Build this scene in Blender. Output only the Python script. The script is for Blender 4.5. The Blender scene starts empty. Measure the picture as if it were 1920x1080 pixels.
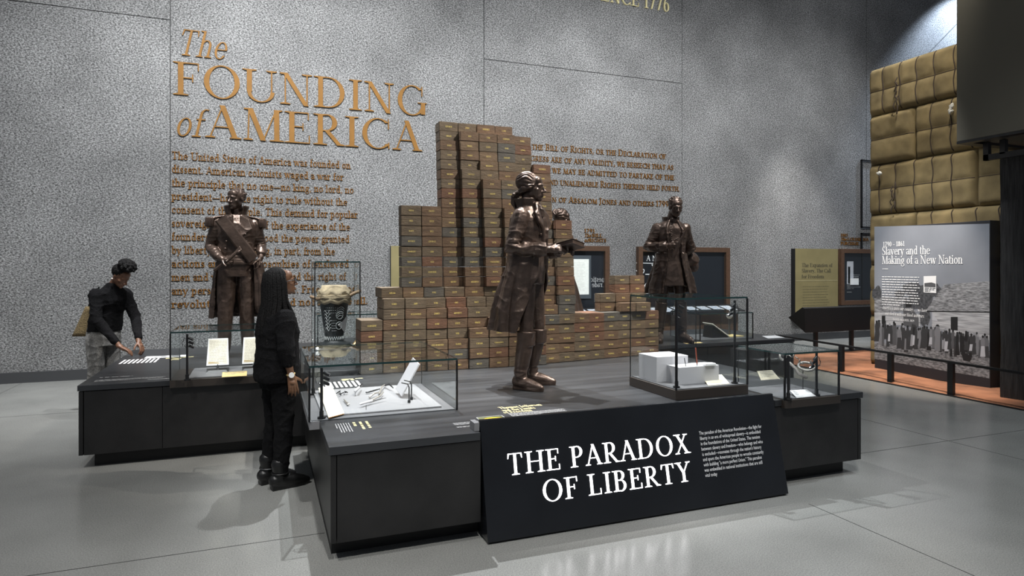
import bpy, bmesh, math, random
from mathutils import Vector as V, Matrix, noise
random.seed(7)
C = bpy.context.scene.collection
R = math.radians
# ---------------------------------------------------------------- camera, world, lights
YAW, F, HZ, EYE = R(21.2), 1199.0, 500.0, 1.65
SY, CY = math.sin(YAW), math.cos(YAW)
cam = bpy.data.objects.new('camera', bpy.data.cameras.new('camera')); C.objects.link(cam)
cam.location = (0, 0, EYE); cam.rotation_euler = (R(90), 0, -YAW)
cam.data.lens = F / 1920 * 36; cam.data.sensor_width = 36; cam.data.shift_y = -40 / 1920
cam.data.clip_end = 100
sc = bpy.context.scene; sc.camera = cam
sc.view_settings.view_transform = 'Standard'; sc.view_settings.look = 'None'
sc.view_settings.exposure = 0.12; sc.view_settings.gamma = 1.0; sc.view_settings.use_curve_mapping = False
w = bpy.data.worlds.new('world'); sc.world = w; w.use_nodes = True
w.node_tree.nodes['Background'].inputs[0].default_value = (.62, .68, .78, 1)
w.node_tree.nodes['Background'].inputs[1].default_value = .2

LS = 2.7
def spot(x, y, z, tx, ty, tz, watt, deg, blend=.6, col=(1, .97, .93), r=.06):
    l = bpy.data.lights.new('track_spot', 'SPOT'); l.energy = watt * LS; l.spot_size = R(deg); l.spot_blend = blend
    l.color = col; l.shadow_soft_size = r
    o = bpy.data.objects.new('track_spot', l); C.objects.link(o); o.location = (x, y, z)
    o.rotation_euler = (V((tx, ty, tz)) - V((x, y, z))).to_track_quat('-Z', 'Y').to_euler()
    return o
def area(x, y, z, sx, sy, watt, col=(1, .98, .95)):
    l = bpy.data.lights.new('ceiling_panel', 'AREA'); l.shape = 'RECTANGLE'; l.size = sx; l.size_y = sy; l.energy = watt; l.color = col
    o = bpy.data.objects.new('ceiling_panel', l); C.objects.link(o); o.location = (x, y, z); return o
WHT = (1, .985, .96)
# wall washers along the text wall
for x, tx, tz, e in ((-4.8, -5.6, 3.0, 110), (-1.2, -.8, 2.2, 1080), (1.0, .9, 2.5, 980), (3.6, 4.0, 2.6, 380), (5.6, 6.0, 1.9, 860), (8.4, 9.0, 2.4, 330), (11.4, 11.4, 2.0, 430)):
    spot(x, 5.8, 8.2, tx, 11, tz, e, 84, 1, (.96, .98, 1), .1)
for x, e in ((-5.5, 60), (-.5, 170), (5.2, 230), (10.2, 130)): spot(x, 6.0, 5.4, x, 11, 6.6, e, 96, 1, (.96, .98, 1), .1)  # extra unseen spots aimed upwards, added to brighten the top of the wall
# bricks and statues
spot(5.2, 2.6, 7.2, 2.4, 6.1, 1.7, 800, 40, .6, (1, .93, .84), .05)
spot(2.4, 6.6, 7.6, 2.5, 5.8, .65, 1500, 38, .7, WHT, .05)
spot(1.4, 7.4, 7.4, 2.0, 4.8, .65, 1000, 40, .6, (.95, .97, 1), .04)
spot(4.6, 3.8, 7.2, 2.0, 4.9, 1.9, 620, 20, .6, (1, .95, .9), .04)
spot(-.6, 4.6, 7.2, -.25, 7.3, 1.9, 520, 26, .6, WHT, .04)
spot(6.2, 4.4, 7.2, 5.0, 7.0, 1.9, 560, 28, .6, (1, .95, .88), .04)
spot(.6, 3.0, 6.6, .75, 4.8, .8, 110, 24, .5, (.95, .97, 1), .04)
spot(3.4, 2.2, 6.8, 3.4, 4.2, .9, 230, 26, .5, (.95, .97, 1), .04)
# floor
spot(-2.6, 2.2, 7.6, -1.8, 4.4, 0, 420, 66, .9, WHT, .12)
spot(.6, -.4, 7.6, 1.7, 2.0, 0, 620, 66, .9, WHT, .12)
spot(6.4, 3.4, 7.6, 5.8, 4.6, 0, 330, 60, .9, (.9, .96, 1), .12)
spot(-4.2, 7.6, 7.4, -4.0, 8.8, 0, 380, 56, .9, WHT, .12)
spot(10.5, 9.6, 6.2, 11.2, 10.2, 0, 420, 60, .8, WHT, .1)
# cotton bales, big panel, clay ground
spot(5.6, 6.0, 6.6, 9.1, 6.5, 1.3, 340, 32, .7, (.92, .96, 1), .06)
spot(7.2, 5.0, 7.4, 9.2, 6.4, 4.0, 210, 50, .9, (1, .95, .85), .1)
spot(7.6, 6.6, 5.4, 8.8, 6.4, 0, 420, 34, .6, (1, .9, .8), .05)
spot(17.0, 9.9, 8.9, 16.3, 11, 7.2, 640, 70, .5, (.66, .8, 1), .05)

# ---------------------------------------------------------------- from a pixel of the photograph to a point on a plane
def ray(px):
    t = (px - 960) / F
    return SY + CY * t, CY - SY * t          # world x and y per unit of depth
def onY(px, py, y):
    a, b = ray(px); d = y / b; return V((a * d, y, EYE - (py - HZ) * d / F))
def onX(px, py, x):
    a, b = ray(px); d = x / a; return V((x, b * d, EYE - (py - HZ) * d / F))
def onZ(px, py, z):
    a, b = ray(px); d = F * (EYE - z) / (py - HZ); return V((a * d, b * d, z))

# ---------------------------------------------------------------- materials
def mat(name, col, rough=.5, metal=0, var=0, vscale=8, bump=0, bscale=40, stretch=(1, 1, 1), col2=None, emit=None, coat=0, detail=6, spec=.5, obj_rand=False, rvar=0):
    m = bpy.data.materials.new(name); m.use_nodes = True; nt = m.node_tree; N = nt.nodes; L = nt.links
    b = N['Principled BSDF']
    b.inputs['Base Color'].default_value = (*col, 1); b.inputs['Roughness'].default_value = rough; b.inputs['Metallic'].default_value = metal
    b.inputs['Coat Weight'].default_value = coat; b.inputs['Specular IOR Level'].default_value = spec
    if emit:
        b.inputs['Emission Color'].default_value = (*emit[0], 1); b.inputs['Emission Strength'].default_value = emit[1]
    if var or bump or col2:
        tc = N.new('ShaderNodeTexCoord'); mp = N.new('ShaderNodeMapping'); mp.inputs['Scale'].default_value = stretch
        L.new(tc.outputs['Object'], mp.inputs[0])
        if obj_rand:
            oi = N.new('ShaderNodeObjectInfo'); mu = N.new('ShaderNodeMath'); mu.operation = 'MULTIPLY'; mu.inputs[1].default_value = 37
            L.new(oi.outputs['Random'], mu.inputs[0]); L.new(mu.outputs[0], mp.inputs['Location'])
    if var or col2:
        n = N.new('ShaderNodeTexNoise'); n.inputs['Scale'].default_value = vscale; n.inputs['Detail'].default_value = detail; L.new(mp.outputs[0], n.inputs[0])
        r = N.new('ShaderNodeValToRGB'); r.color_ramp.elements[0].position = .3; r.color_ramp.elements[1].position = .7
        c2 = col2 or tuple(min(1, c * (1 + var)) for c in col); c1 = col if col2 else tuple(c * (1 - var) for c in col)
        r.color_ramp.elements[0].color = (*c1, 1); r.color_ramp.elements[1].color = (*c2, 1)
        L.new(n.outputs[0], r.inputs[0]); L.new(r.outputs[0], b.inputs['Base Color'])
        if rvar:
            mr = N.new('ShaderNodeMapRange'); mr.inputs['To Min'].default_value = rough - rvar; mr.inputs['To Max'].default_value = rough + rvar
            L.new(n.outputs[0], mr.inputs[0]); L.new(mr.outputs[0], b.inputs['Roughness'])
    if bump:
        n2 = N.new('ShaderNodeTexNoise'); n2.inputs['Scale'].default_value = bscale; n2.inputs['Detail'].default_value = 5; L.new(mp.outputs[0], n2.inputs[0])
        bp = N.new('ShaderNodeBump'); bp.inputs['Strength'].default_value = bump; bp.inputs['Distance'].default_value = .02
        L.new(n2.outputs[0], bp.inputs['Height']); L.new(bp.outputs[0], b.inputs['Normal'])
    return m
def glassmat(name, tint, edge=False):
    m = bpy.data.materials.new(name); m.use_nodes = True; nt = m.node_tree; N = nt.nodes; L = nt.links
    for n in list(N): N.remove(n)
    out = N.new('ShaderNodeOutputMaterial'); tr = N.new('ShaderNodeBsdfTransparent'); gl = N.new('ShaderNodeBsdfGlossy'); mx = N.new('ShaderNodeMixShader')
    fr = N.new('ShaderNodeFresnel'); fr.inputs[0].default_value = 1.5 if not edge else 1.7
    tr.inputs[0].default_value = (*tint, 1); gl.inputs['Roughness'].default_value = .0 if not edge else .1
    gl.inputs['Color'].default_value = (.9, .95, .95, 1)
    geo = N.new('ShaderNodeNewGeometry'); inv = N.new('ShaderNodeMath'); inv.operation = 'SUBTRACT'; inv.inputs[0].default_value = 1
    mu = N.new('ShaderNodeMath'); mu.operation = 'MULTIPLY'
    L.new(geo.outputs['Backfacing'], inv.inputs[1]); L.new(fr.outputs[0], mu.inputs[0]); L.new(inv.outputs[0], mu.inputs[1])
    L.new(mu.outputs[0], mx.inputs[0]); L.new(tr.outputs[0], mx.inputs[1]); L.new(gl.outputs[0], mx.inputs[2]); L.new(mx.outputs[0], out.inputs[0])
    return m
M = {}
M['glass'] = glassmat('case_glass', (.975, .985, .985))
M['glass_edge'] = mat('glass_edge', (.012, .035, .035), .15)
M['black_edge'] = mat('black_edge', (.006, .006, .007), .35)
M['plinth'] = mat('plinth_laminate', (.0115, .011, .011), .42, var=.35, vscale=5, bump=.06, bscale=120)
M['plinth_top'] = mat('plinth_top', (.062, .065, .07), .36, metal=.6, var=.25, vscale=3, bump=.05, bscale=60, stretch=(.3, 3, 1), rvar=.06)
M['kick'] = mat('kick_black', (.004, .004, .004), .6)
M['tray'] = mat('tray_bronze', (.03, .024, .02), .45)
M['tray_floor'] = mat('tray_floor', (.11, .11, .115), .6)
M['board'] = mat('board_grey', (.2, .2, .207), .8, var=.05, vscale=200)
M['white_block'] = mat('white_block', (.45, .445, .46), .75)
M['cream'] = mat('cream_card', (.78, .72, .55), .7, var=.05, vscale=30)
M['ochre'] = mat('ochre_card', (.72, .56, .25), .7)
M['paper'] = mat('paper_old', (.75, .71, .6), .8, var=.12, vscale=25)
M['ink'] = mat('ink', (.2, .16, .12), .8)
M['ink_grey'] = mat('ink_grey', (.25, .25, .25), .8)
M['white'] = mat('white_print', (.8, .8, .8), .6)
M['dim_white'] = mat('pale_print', (.45, .45, .45), .6)
M['black'] = mat('black_metal', (.008, .008, .009), .4)
M['steel'] = mat('steel_dark', (.1, .1, .1), .35, metal=.8)
M['iron'] = mat('iron_old', (.35, .33, .3), .45, metal=.7, var=.3, vscale=40)
M['gold'] = mat('gold_letters', (.155, .076, .018), .6, var=.12, vscale=6, spec=.12)
M['gold_small'] = mat('bronze_letters', (.13, .058, .012), .6, spec=.12)
M['gold_name'] = mat('gilt_names', (.85, .68, .2), .5)
M['pale_gold'] = mat('pale_gold', (.62, .55, .3), .5)
M['bronze'] = mat('statue_bronze', (.075, .052, .041), .36, metal=.6, var=.35, vscale=10, bump=.2, bscale=30, rvar=.06, coat=.15)
M['led'] = mat('led', (1, 1, 1), .5, emit=((1, .98, .95), 60))
M['sign_face'] = mat('sign_black', (.008, .009, .011), .22, var=.2, vscale=3)
M['sign_glow'] = mat('lit_letters', (1, 1, 1), .5, emit=((1, .97, .98), 3.6))
M['print_white'] = mat('white_vinyl', (.85, .85, .85), .5)

# ---------------------------------------------------------------- mesh builder
class MB:
    def __init__(s): s.v = []; s.f = []; s.m = []
    def face(s, idx, mi=0): s.f.append(tuple(idx)); s.m.append(mi)
    def quad(s, a, b, c, d, mi=0):
        n = len(s.v); s.v += [V(a), V(b), V(c), V(d)]; s.face((n, n + 1, n + 2, n + 3), mi); return s
    def poly(s, pts, mi=0):
        n = len(s.v); s.v += [V(p) for p in pts]; s.face(range(n, n + len(pts)), mi); return s
    def hexa(s, p, mi=0):                     # 8 corners: bottom 4 ccw, top 4 ccw
        n = len(s.v); s.v += [V(q) for q in p]
        for f in ((3, 2, 1, 0), (4, 5, 6, 7), (0, 1, 5, 4), (1, 2, 6, 5), (2, 3, 7, 6), (3, 0, 4, 7)): s.face([n + i for i in f], mi)
        return s
    def box(s, x0, x1, y0, y1, z0, z1, mi=0):
        return s.hexa([(x0, y0, z0), (x1, y0, z0), (x1, y1, z0), (x0, y1, z0), (x0, y0, z1), (x1, y0, z1), (x1, y1, z1), (x0, y1, z1)], mi)
    def extr(s, pts, d, mi=0, back=True):     # polygon (ccw seen from d) pushed along d
        n = len(s.v); k = len(pts); d = V(d)
        s.v += [V(p) for p in pts] + [V(p) + d for p in pts]
        s.face([n + k + i for i in range(k)], mi)
        if back: s.face([n + i for i in reversed(range(k))], mi)
        for i in range(k):
            j = (i + 1) % k; s.face((n + i, n + j, n + k + j, n + k + i), mi)
        return s
    def tube(s, pts, rad, seg=10, mi=0, cap=True, flat=None):
        pts = [V(p) for p in pts]; k = len(pts)
        if not hasattr(rad, '__len__'): rad = [rad] * k
        if cap:                                # rounded ends
            d0 = (pts[0] - pts[1]).normalized(); d1 = (pts[-1] - pts[-2]).normalized(); P = []; Rr = []
            for a in (0, 30, 60): P.append(pts[0] + d0 * rad[0] * math.cos(R(a))); Rr.append(max(rad[0] * math.sin(R(a)), 1e-4))
            P += pts; Rr += list(rad)
            for a in (60, 30, 0): P.append(pts[-1] + d1 * rad[-1] * math.cos(R(a))); Rr.append(max(rad[-1] * math.sin(R(a)), 1e-4))
            pts, rad = P, Rr; k = len(pts)
        n0 = len(s.v); prev = None
        for i in range(k):
            t = (pts[min(i + 1, k - 1)] - pts[max(i - 1, 0)]).normalized()
            if prev is None:
                u = t.cross(V((0, 0, 1)))
                if u.length < .2: u = t.cross(V((0, 1, 0)))
            else: u = prev - t * prev.dot(t)
            u.normalize(); prev = u; q = t.cross(u)
            for j in range(seg):
                a = 2 * math.pi * j / seg; s.v.append(pts[i] + (u * math.cos(a) + q * math.sin(a)) * rad[i])
        for i in range(k - 1):
            for j in range(seg):
                j2 = (j + 1) % seg; a = n0 + i * seg
                s.face((a + j, a + j2, a + seg + j2, a + seg + j), mi)
        s.face([n0 + j for j in reversed(range(seg))], mi); s.face([n0 + (k - 1) * seg + j for j in range(seg)], mi)
        return s
    def ball(s, c, r, rot=None, nu=16, nv=10, mi=0):
        if not hasattr(r, '__len__'): r = (r, r, r)
        n = len(s.v); c = V(c); rot = rot or Matrix.Identity(3)
        s.v.append(c + rot @ V((0, 0, -r[2])))
        for i in range(1, nv):
            b = math.pi * i / nv - math.pi / 2
            for j in range(nu):
                a = 2 * math.pi * j / nu; s.v.append(c + rot @ V((r[0] * math.cos(b) * math.cos(a), r[1] * math.cos(b) * math.sin(a), r[2] * math.sin(b))))
        s.v.append(c + rot @ V((0, 0, r[2]))); e = len(s.v) - 1
        for j in range(nu):
            j2 = (j + 1) % nu; s.face((n, n + 1 + j2, n + 1 + j), mi); a = n + 1 + (nv - 2) * nu; s.face((e, a + j, a + j2), mi)
            for i in range(nv - 2):
                a = n + 1 + i * nu; s.face((a + j, a + j2, a + nu + j2, a + nu + j), mi)
        return s
    def loft(s, rings, seg=28, mi=0):         # closed rings of points
        n0 = len(s.v); k = len(rings); seg = len(rings[0])
        for r in rings: s.v += [V(p) for p in r]
        for i in range(k - 1):
            for j in range(seg):
                j2 = (j + 1) % seg; a = n0 + i * seg; s.face((a + j, a + j2, a + seg + j2, a + seg + j), mi)
        s.face([n0 + j for j in reversed(range(seg))], mi); s.face([n0 + (k - 1) * seg + j for j in range(seg)], mi)
        return s
    def shell(s, rings, th, mi=0):            # open sheet of rows of points, thickened inwards to a closed solid
        k = len(rings); m = len(rings[0]); rows = [[V(p) for p in r] for r in rings]
        def nrm(i, j):
            a = rows[min(i + 1, k - 1)][j] - rows[max(i - 1, 0)][j]; b = rows[i][min(j + 1, m - 1)] - rows[i][max(j - 1, 0)]
            return b.cross(a).normalized()
        n = len(s.v); inner = [[rows[i][j] - nrm(i, j) * th for j in range(m)] for i in range(k)]
        for r in rows: s.v += r
        o = len(s.v)
        for r in inner: s.v += r
        I = lambda b, i, j: b + i * m + j
        for i in range(k - 1):
            for j in range(m - 1):
                s.face((I(n, i, j), I(n, i, j + 1), I(n, i + 1, j + 1), I(n, i + 1, j)), mi)
                s.face((I(o, i, j), I(o, i + 1, j), I(o, i + 1, j + 1), I(o, i, j + 1)), mi)
        for i in range(k - 1):
            s.face((I(n, i, 0), I(n, i + 1, 0), I(o, i + 1, 0), I(o, i, 0)), mi); s.face((I(n, i, m - 1), I(o, i, m - 1), I(o, i + 1, m - 1), I(n, i + 1, m - 1)), mi)
        for j in range(m - 1):
            s.face((I(n, 0, j), I(o, 0, j), I(o, 0, j + 1), I(n, 0, j + 1)), mi); s.face((I(n, k - 1, j), I(n, k - 1, j + 1), I(o, k - 1, j + 1), I(o, k - 1, j)), mi)
        return s
    def mesh(s, name, fix=True):
        me = bpy.data.meshes.new(name); me.from_pydata([tuple(p) for p in s.v], [], s.f)
        for p, i in zip(me.polygons, s.m): p.material_index = i
        if fix:
            bm = bmesh.new(); bm.from_mesh(me); bmesh.ops.recalc_face_normals(bm, faces=bm.faces); bm.to_mesh(me); bm.free()
        return me
WM = {}                                        # world matrix of every parent, so that parts can be given in world coordinates
def link(o, parent=None, local=False):
    C.objects.link(o)
    if parent:
        o.parent = parent
        if not local: o.matrix_parent_inverse = WM.get(parent.name, Matrix.Identity(4)).inverted()
    return o
def obj(name, mb, mats, parent=None, smooth=False, local=False, bevel=0, fix=True, angle=None):
    me = mb.mesh(name, fix) if isinstance(mb, MB) else mb
    if not isinstance(mats, (list, tuple)): mats = [mats]
    for m in mats: me.materials.append(M[m] if isinstance(m, str) else m)
    if smooth:
        for p in me.polygons: p.use_smooth = True
        if angle: me.set_sharp_from_angle(angle=R(angle))
    o = link(bpy.data.objects.new(name, me), parent, local)
    if bevel:
        b = o.modifiers.new('bevel', 'BEVEL'); b.width = bevel; b.segments = 2; b.limit_method = 'ANGLE'; b.angle_limit = R(40)
    return o
def tag(o, label=None, cat=None, group=None, kind=None):
    if label: o['label'] = label
    if cat: o['category'] = cat
    if group: o['group'] = group
    if kind: o['kind'] = kind
    return o
def thing(name, label, cat, loc=(0, 0, 0), rz=0, group=None, scale=1):
    o = bpy.data.objects.new(name, None); C.objects.link(o); o.empty_display_size = .05
    o.location = loc; o.rotation_euler = (0, 0, rz); o.scale = (scale,) * 3
    WM[o.name] = Matrix.Translation(V(loc)) @ Matrix.Rotation(rz, 4, 'Z') @ Matrix.Scale(scale, 4)
    return tag(o, label, cat, group)
def struct(name, mb, mats, **k): return tag(obj(name, mb, mats, **k), kind='structure')
# ---------------------------------------------------------------- a serif alphabet drawn with thick and thin strokes
def glyph(ch, W, T, sl=1.0):
    P = []; X = .66; S = .12 * sl + W * .5
    def ln(x0, y0, x1, y1, w=W): P.append([(x0 - w / 2, y0), (x0 + w / 2, y0), (x1 + w / 2, y1), (x1 - w / 2, y1)])
    def hb(x0, x1, y, t=T): P.append([(x0, y - t / 2), (x1, y - t / 2), (x1, y + t / 2), (x0, y + t / 2)])
    def arc(cx, cy, rx, ry, a0, a1, w=W, t=T, n=None):
        n = n or max(5, int(abs(a1 - a0) / 14))
        for i in range(n):
            a, b = R(a0 + (a1 - a0) * i / n), R(a0 + (a1 - a0) * (i + 1) / n)
            o = lambda q: (cx + rx * math.cos(q), cy + ry * math.sin(q)); r = lambda q: (cx + (rx - w) * math.cos(q), cy + (ry - t) * math.sin(q))
            P.append([o(a), o(b), r(b), r(a)])
    def bs(x, y=0, l=S, r=S): P.append([(x - l, y), (x + r, y), (x + r, y + T * .75), (x + W * .5, y + T * 1.5), (x - W * .5, y + T * 1.5), (x - l, y + T * .75)])
    def ts(x, y=1, l=S, r=S): P.append([(x - l, y), (x - l, y - T * .75), (x - W * .5, y - T * 1.5), (x + W * .5, y - T * 1.5), (x + r, y - T * .75), (x + r, y)])
    def tl(x, y0, y1): P.append([(x, y0), (x + T * .9, y0), (x + T * .9, y1), (x, y1)]) if y1 > y0 else P.append([(x, y1), (x + T * .9, y1), (x + T * .9, y0), (x, y0)])
    def dot(x, y, r): P.append([(x + r * math.cos(a * .7854), y + r * math.sin(a * .7854)) for a in range(8)])
    def st(x, top=1., b=True, t=True):
        ln(x, 0, x, top)
        if b: bs(x)
        if t: ts(x, top)
    t2 = T * 1.15; adv = .6; h = W / 2
    if ch == 'A': ln(.10, 0, .41, 1, t2); ln(.40, 1.01, .72, 0); hb(.20, .6, .34); bs(.10, 0, .12, .13); bs(.72, 0, .14, .15); adv = .85
    elif ch == 'B': st(.17, 1, 1, 1); hb(.17, .36, 1 - T / 2); hb(.17, .38, .53); hb(.17, .38, T / 2); arc(.35, .76, .25, .24, -90, 90); arc(.37, .265, .29, .29 - T * .1, -90, 90); adv = .74
    elif ch == 'C': arc(.5, .5, .45, .52, 48, 318); tl(.79, .66, 1.0); tl(.80, .0, .22); adv = .9
    elif ch == 'D': st(.17); hb(.17, .42, 1 - T / 2); hb(.17, .42, T / 2); arc(.40, .5, .46, .5, -90, 90); adv = .94
    elif ch in 'EF':
        st(.17); hb(.17, .6, 1 - T / 2); tl(.59, .76, 1); hb(.17, .46, .53); tl(.45, .41, .65); adv = .66
        if ch == 'E': hb(.17, .63, T / 2); tl(.62, 0, .26); adv = .72
    elif ch == 'G': arc(.5, .5, .45, .52, 48, 330); tl(.79, .66, 1.0); ln(.84, .04, .84, .42); hb(.68, .96, .43, T * .9); adv = 1.
    elif ch == 'H': st(.17); st(.75); hb(.17, .75, .52); adv = .92
    elif ch == 'I': st(.2); adv = .4
    elif ch == 'J': ln(.24, .05, .24, 1); ts(.24); arc(.10, .04, .14 + h, .2, -90, 0); dot(.06, -.08, W * .6); adv = .44
    elif ch == 'K': st(.17); ln(.24, .46, .64, 1, t2); ln(.36, .58, .74, 0); ts(.64, 1, .12, .1); bs(.74, 0, .1, .14); adv = .84
    elif ch == 'L': st(.17); hb(.17, .6, T / 2); tl(.6, 0, .28); adv = .68
    elif ch == 'M': ln(.15, 0, .17, 1, t2); ln(.2, 1, .53, 0); ln(.53, 0, .86, 1, t2); ln(.88, 0, .87, 1); bs(.15, 0, .12, .12); bs(.88); ts(.12, 1, .08, .06); ts(.9, 1, .06, .12); adv = 1.06
    elif ch == 'N': ln(.17, 0, .17, 1, t2); ln(.17, 1, .75, -.02); ln(.77, 0, .77, 1, t2); bs(.17, 0, .14, .14); ts(.77, 1, .14, .14); ts(.12, 1, .1, .04); adv = .94
    elif ch == 'O': arc(.5, .5, .46, .52, 0, 360); adv = 1.
    elif ch in 'PR':
        st(.17); hb(.17, .36, 1 - T / 2); hb(.17, .38, .47); arc(.35, .735, .28, .265 + T * .3, -90, 90); adv = .68
        if ch == 'R': ln(.34, .48, .70, 0); bs(.72, 0, .1, .12); adv = .8
    elif ch == 'Q': arc(.5, .5, .46, .52, 0, 360); ln(.5, .1, .86, -.2); adv = 1.
    elif ch == 'S': arc(.32, .745, .23, .265, 40, 245); arc(.34, .26, .26, .28, -140, 65); ln(.44, .36, .20, .66); tl(.50, .72, .97); tl(.06, .28, .02); adv = .64
    elif ch == 'T': st(.39, 1, 1, 0); hb(.06, .72, 1 - T / 2); P.append([(.04, .76), (.07, .76), (.13, 1), (.06, 1)]); P.append([(.71, .76), (.74, .76), (.72, 1), (.65, 1)]); adv = .78
    elif ch == 'U': ln(.17, .3, .17, 1); ln(.76, .3, .76, 1, t2); arc(.475, .32, .305 + h * .9, .34, 180, 360, W * .8); ts(.17); ts(.76, 1, .14, .14); adv = .92
    elif ch == 'V': ln(.42, 0, .13, 1); ln(.42, 0, .72, 1, t2); ts(.13); ts(.72, 1, .13, .13); adv = .84
    elif ch == 'W': ln(.36, 0, .12, 1); ln(.36, 0, .6, 1, t2); ln(.82, 0, .58, 1); ln(.82, 0, 1.06, 1, t2); ts(.12); ts(.56); ts(1.06, 1, .12, .12); adv = 1.18
    elif ch == 'X': ln(.7, 0, .17, 1); ln(.12, 0, .66, 1, t2); ts(.17); ts(.66, 1, .12, .12); bs(.7); bs(.12, 0, .12, .12); adv = .82
    elif ch == 'Y': ln(.4, .45, .12, 1); ln(.4, .45, .68, 1, t2); ln(.4, 0, .4, .48); bs(.4); ts(.12); ts(.68, 1, .12, .12); adv = .8
    elif ch == 'Z': ln(.14, .02, .6, .98); hb(.1, .64, 1 - T / 2); hb(.1, .66, T / 2); tl(.1, .78, 1); tl(.65, 0, .24); adv = .74
    elif ch == 'a': arc(.22, .47, .2 + h * .5, .2, 20, 165); ln(.42, .06, .42, .48); arc(.23, .19, .19, .2, 60, 330); bs(.45, 0, .05, .1); adv = .54
    elif ch == 'b': ln(.14, 0, .14, 1.02); ts(.14, 1.02, S, 0); arc(.32, .33, .24, .34, -150, 150); adv = .62
    elif ch == 'c': arc(.3, .33, .26, .345, 50, 320); dot(.46, .52, W * .55); adv = .54
    elif ch == 'd': ln(.48, 0, .48, 1.02); ts(.48, 1.02, S, 0); bs(.48, 0, 0, S * .8); arc(.3, .33, .24, .34, 30, 330); adv = .64
    elif ch == 'e': arc(.3, .33, .26, .345, 5, 325); hb(.08, .54, .36, T * .9); adv = .58
    elif ch == 'f': ln(.18, 0, .18, .85); bs(.18); hb(.04, .38, X - T / 2); arc(.34, .84, .16 + h, .2, 60, 180); adv = .4
    elif ch == 'g': arc(.28, .42, .22, .25, 0, 360); arc(.28, -.1, .27, .2, 0, 360, T * 1.4); ln(.12, .02, .18, .24, T * 1.4); hb(.4, .56, .62, T); adv = .6
    elif ch in 'hnm':
        ln(.14, 0, .14, 1.02 if ch == 'h' else X); bs(.14, 0, S * .9, S * .8); ts(.14, 1.02 if ch == 'h' else X, S, 0)
        arc(.31, X - .2, .17 + h, .215, 0, 150); ln(.48, 0, .48, X - .18); bs(.48, 0, S * .8, S * .9); adv = .64
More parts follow.
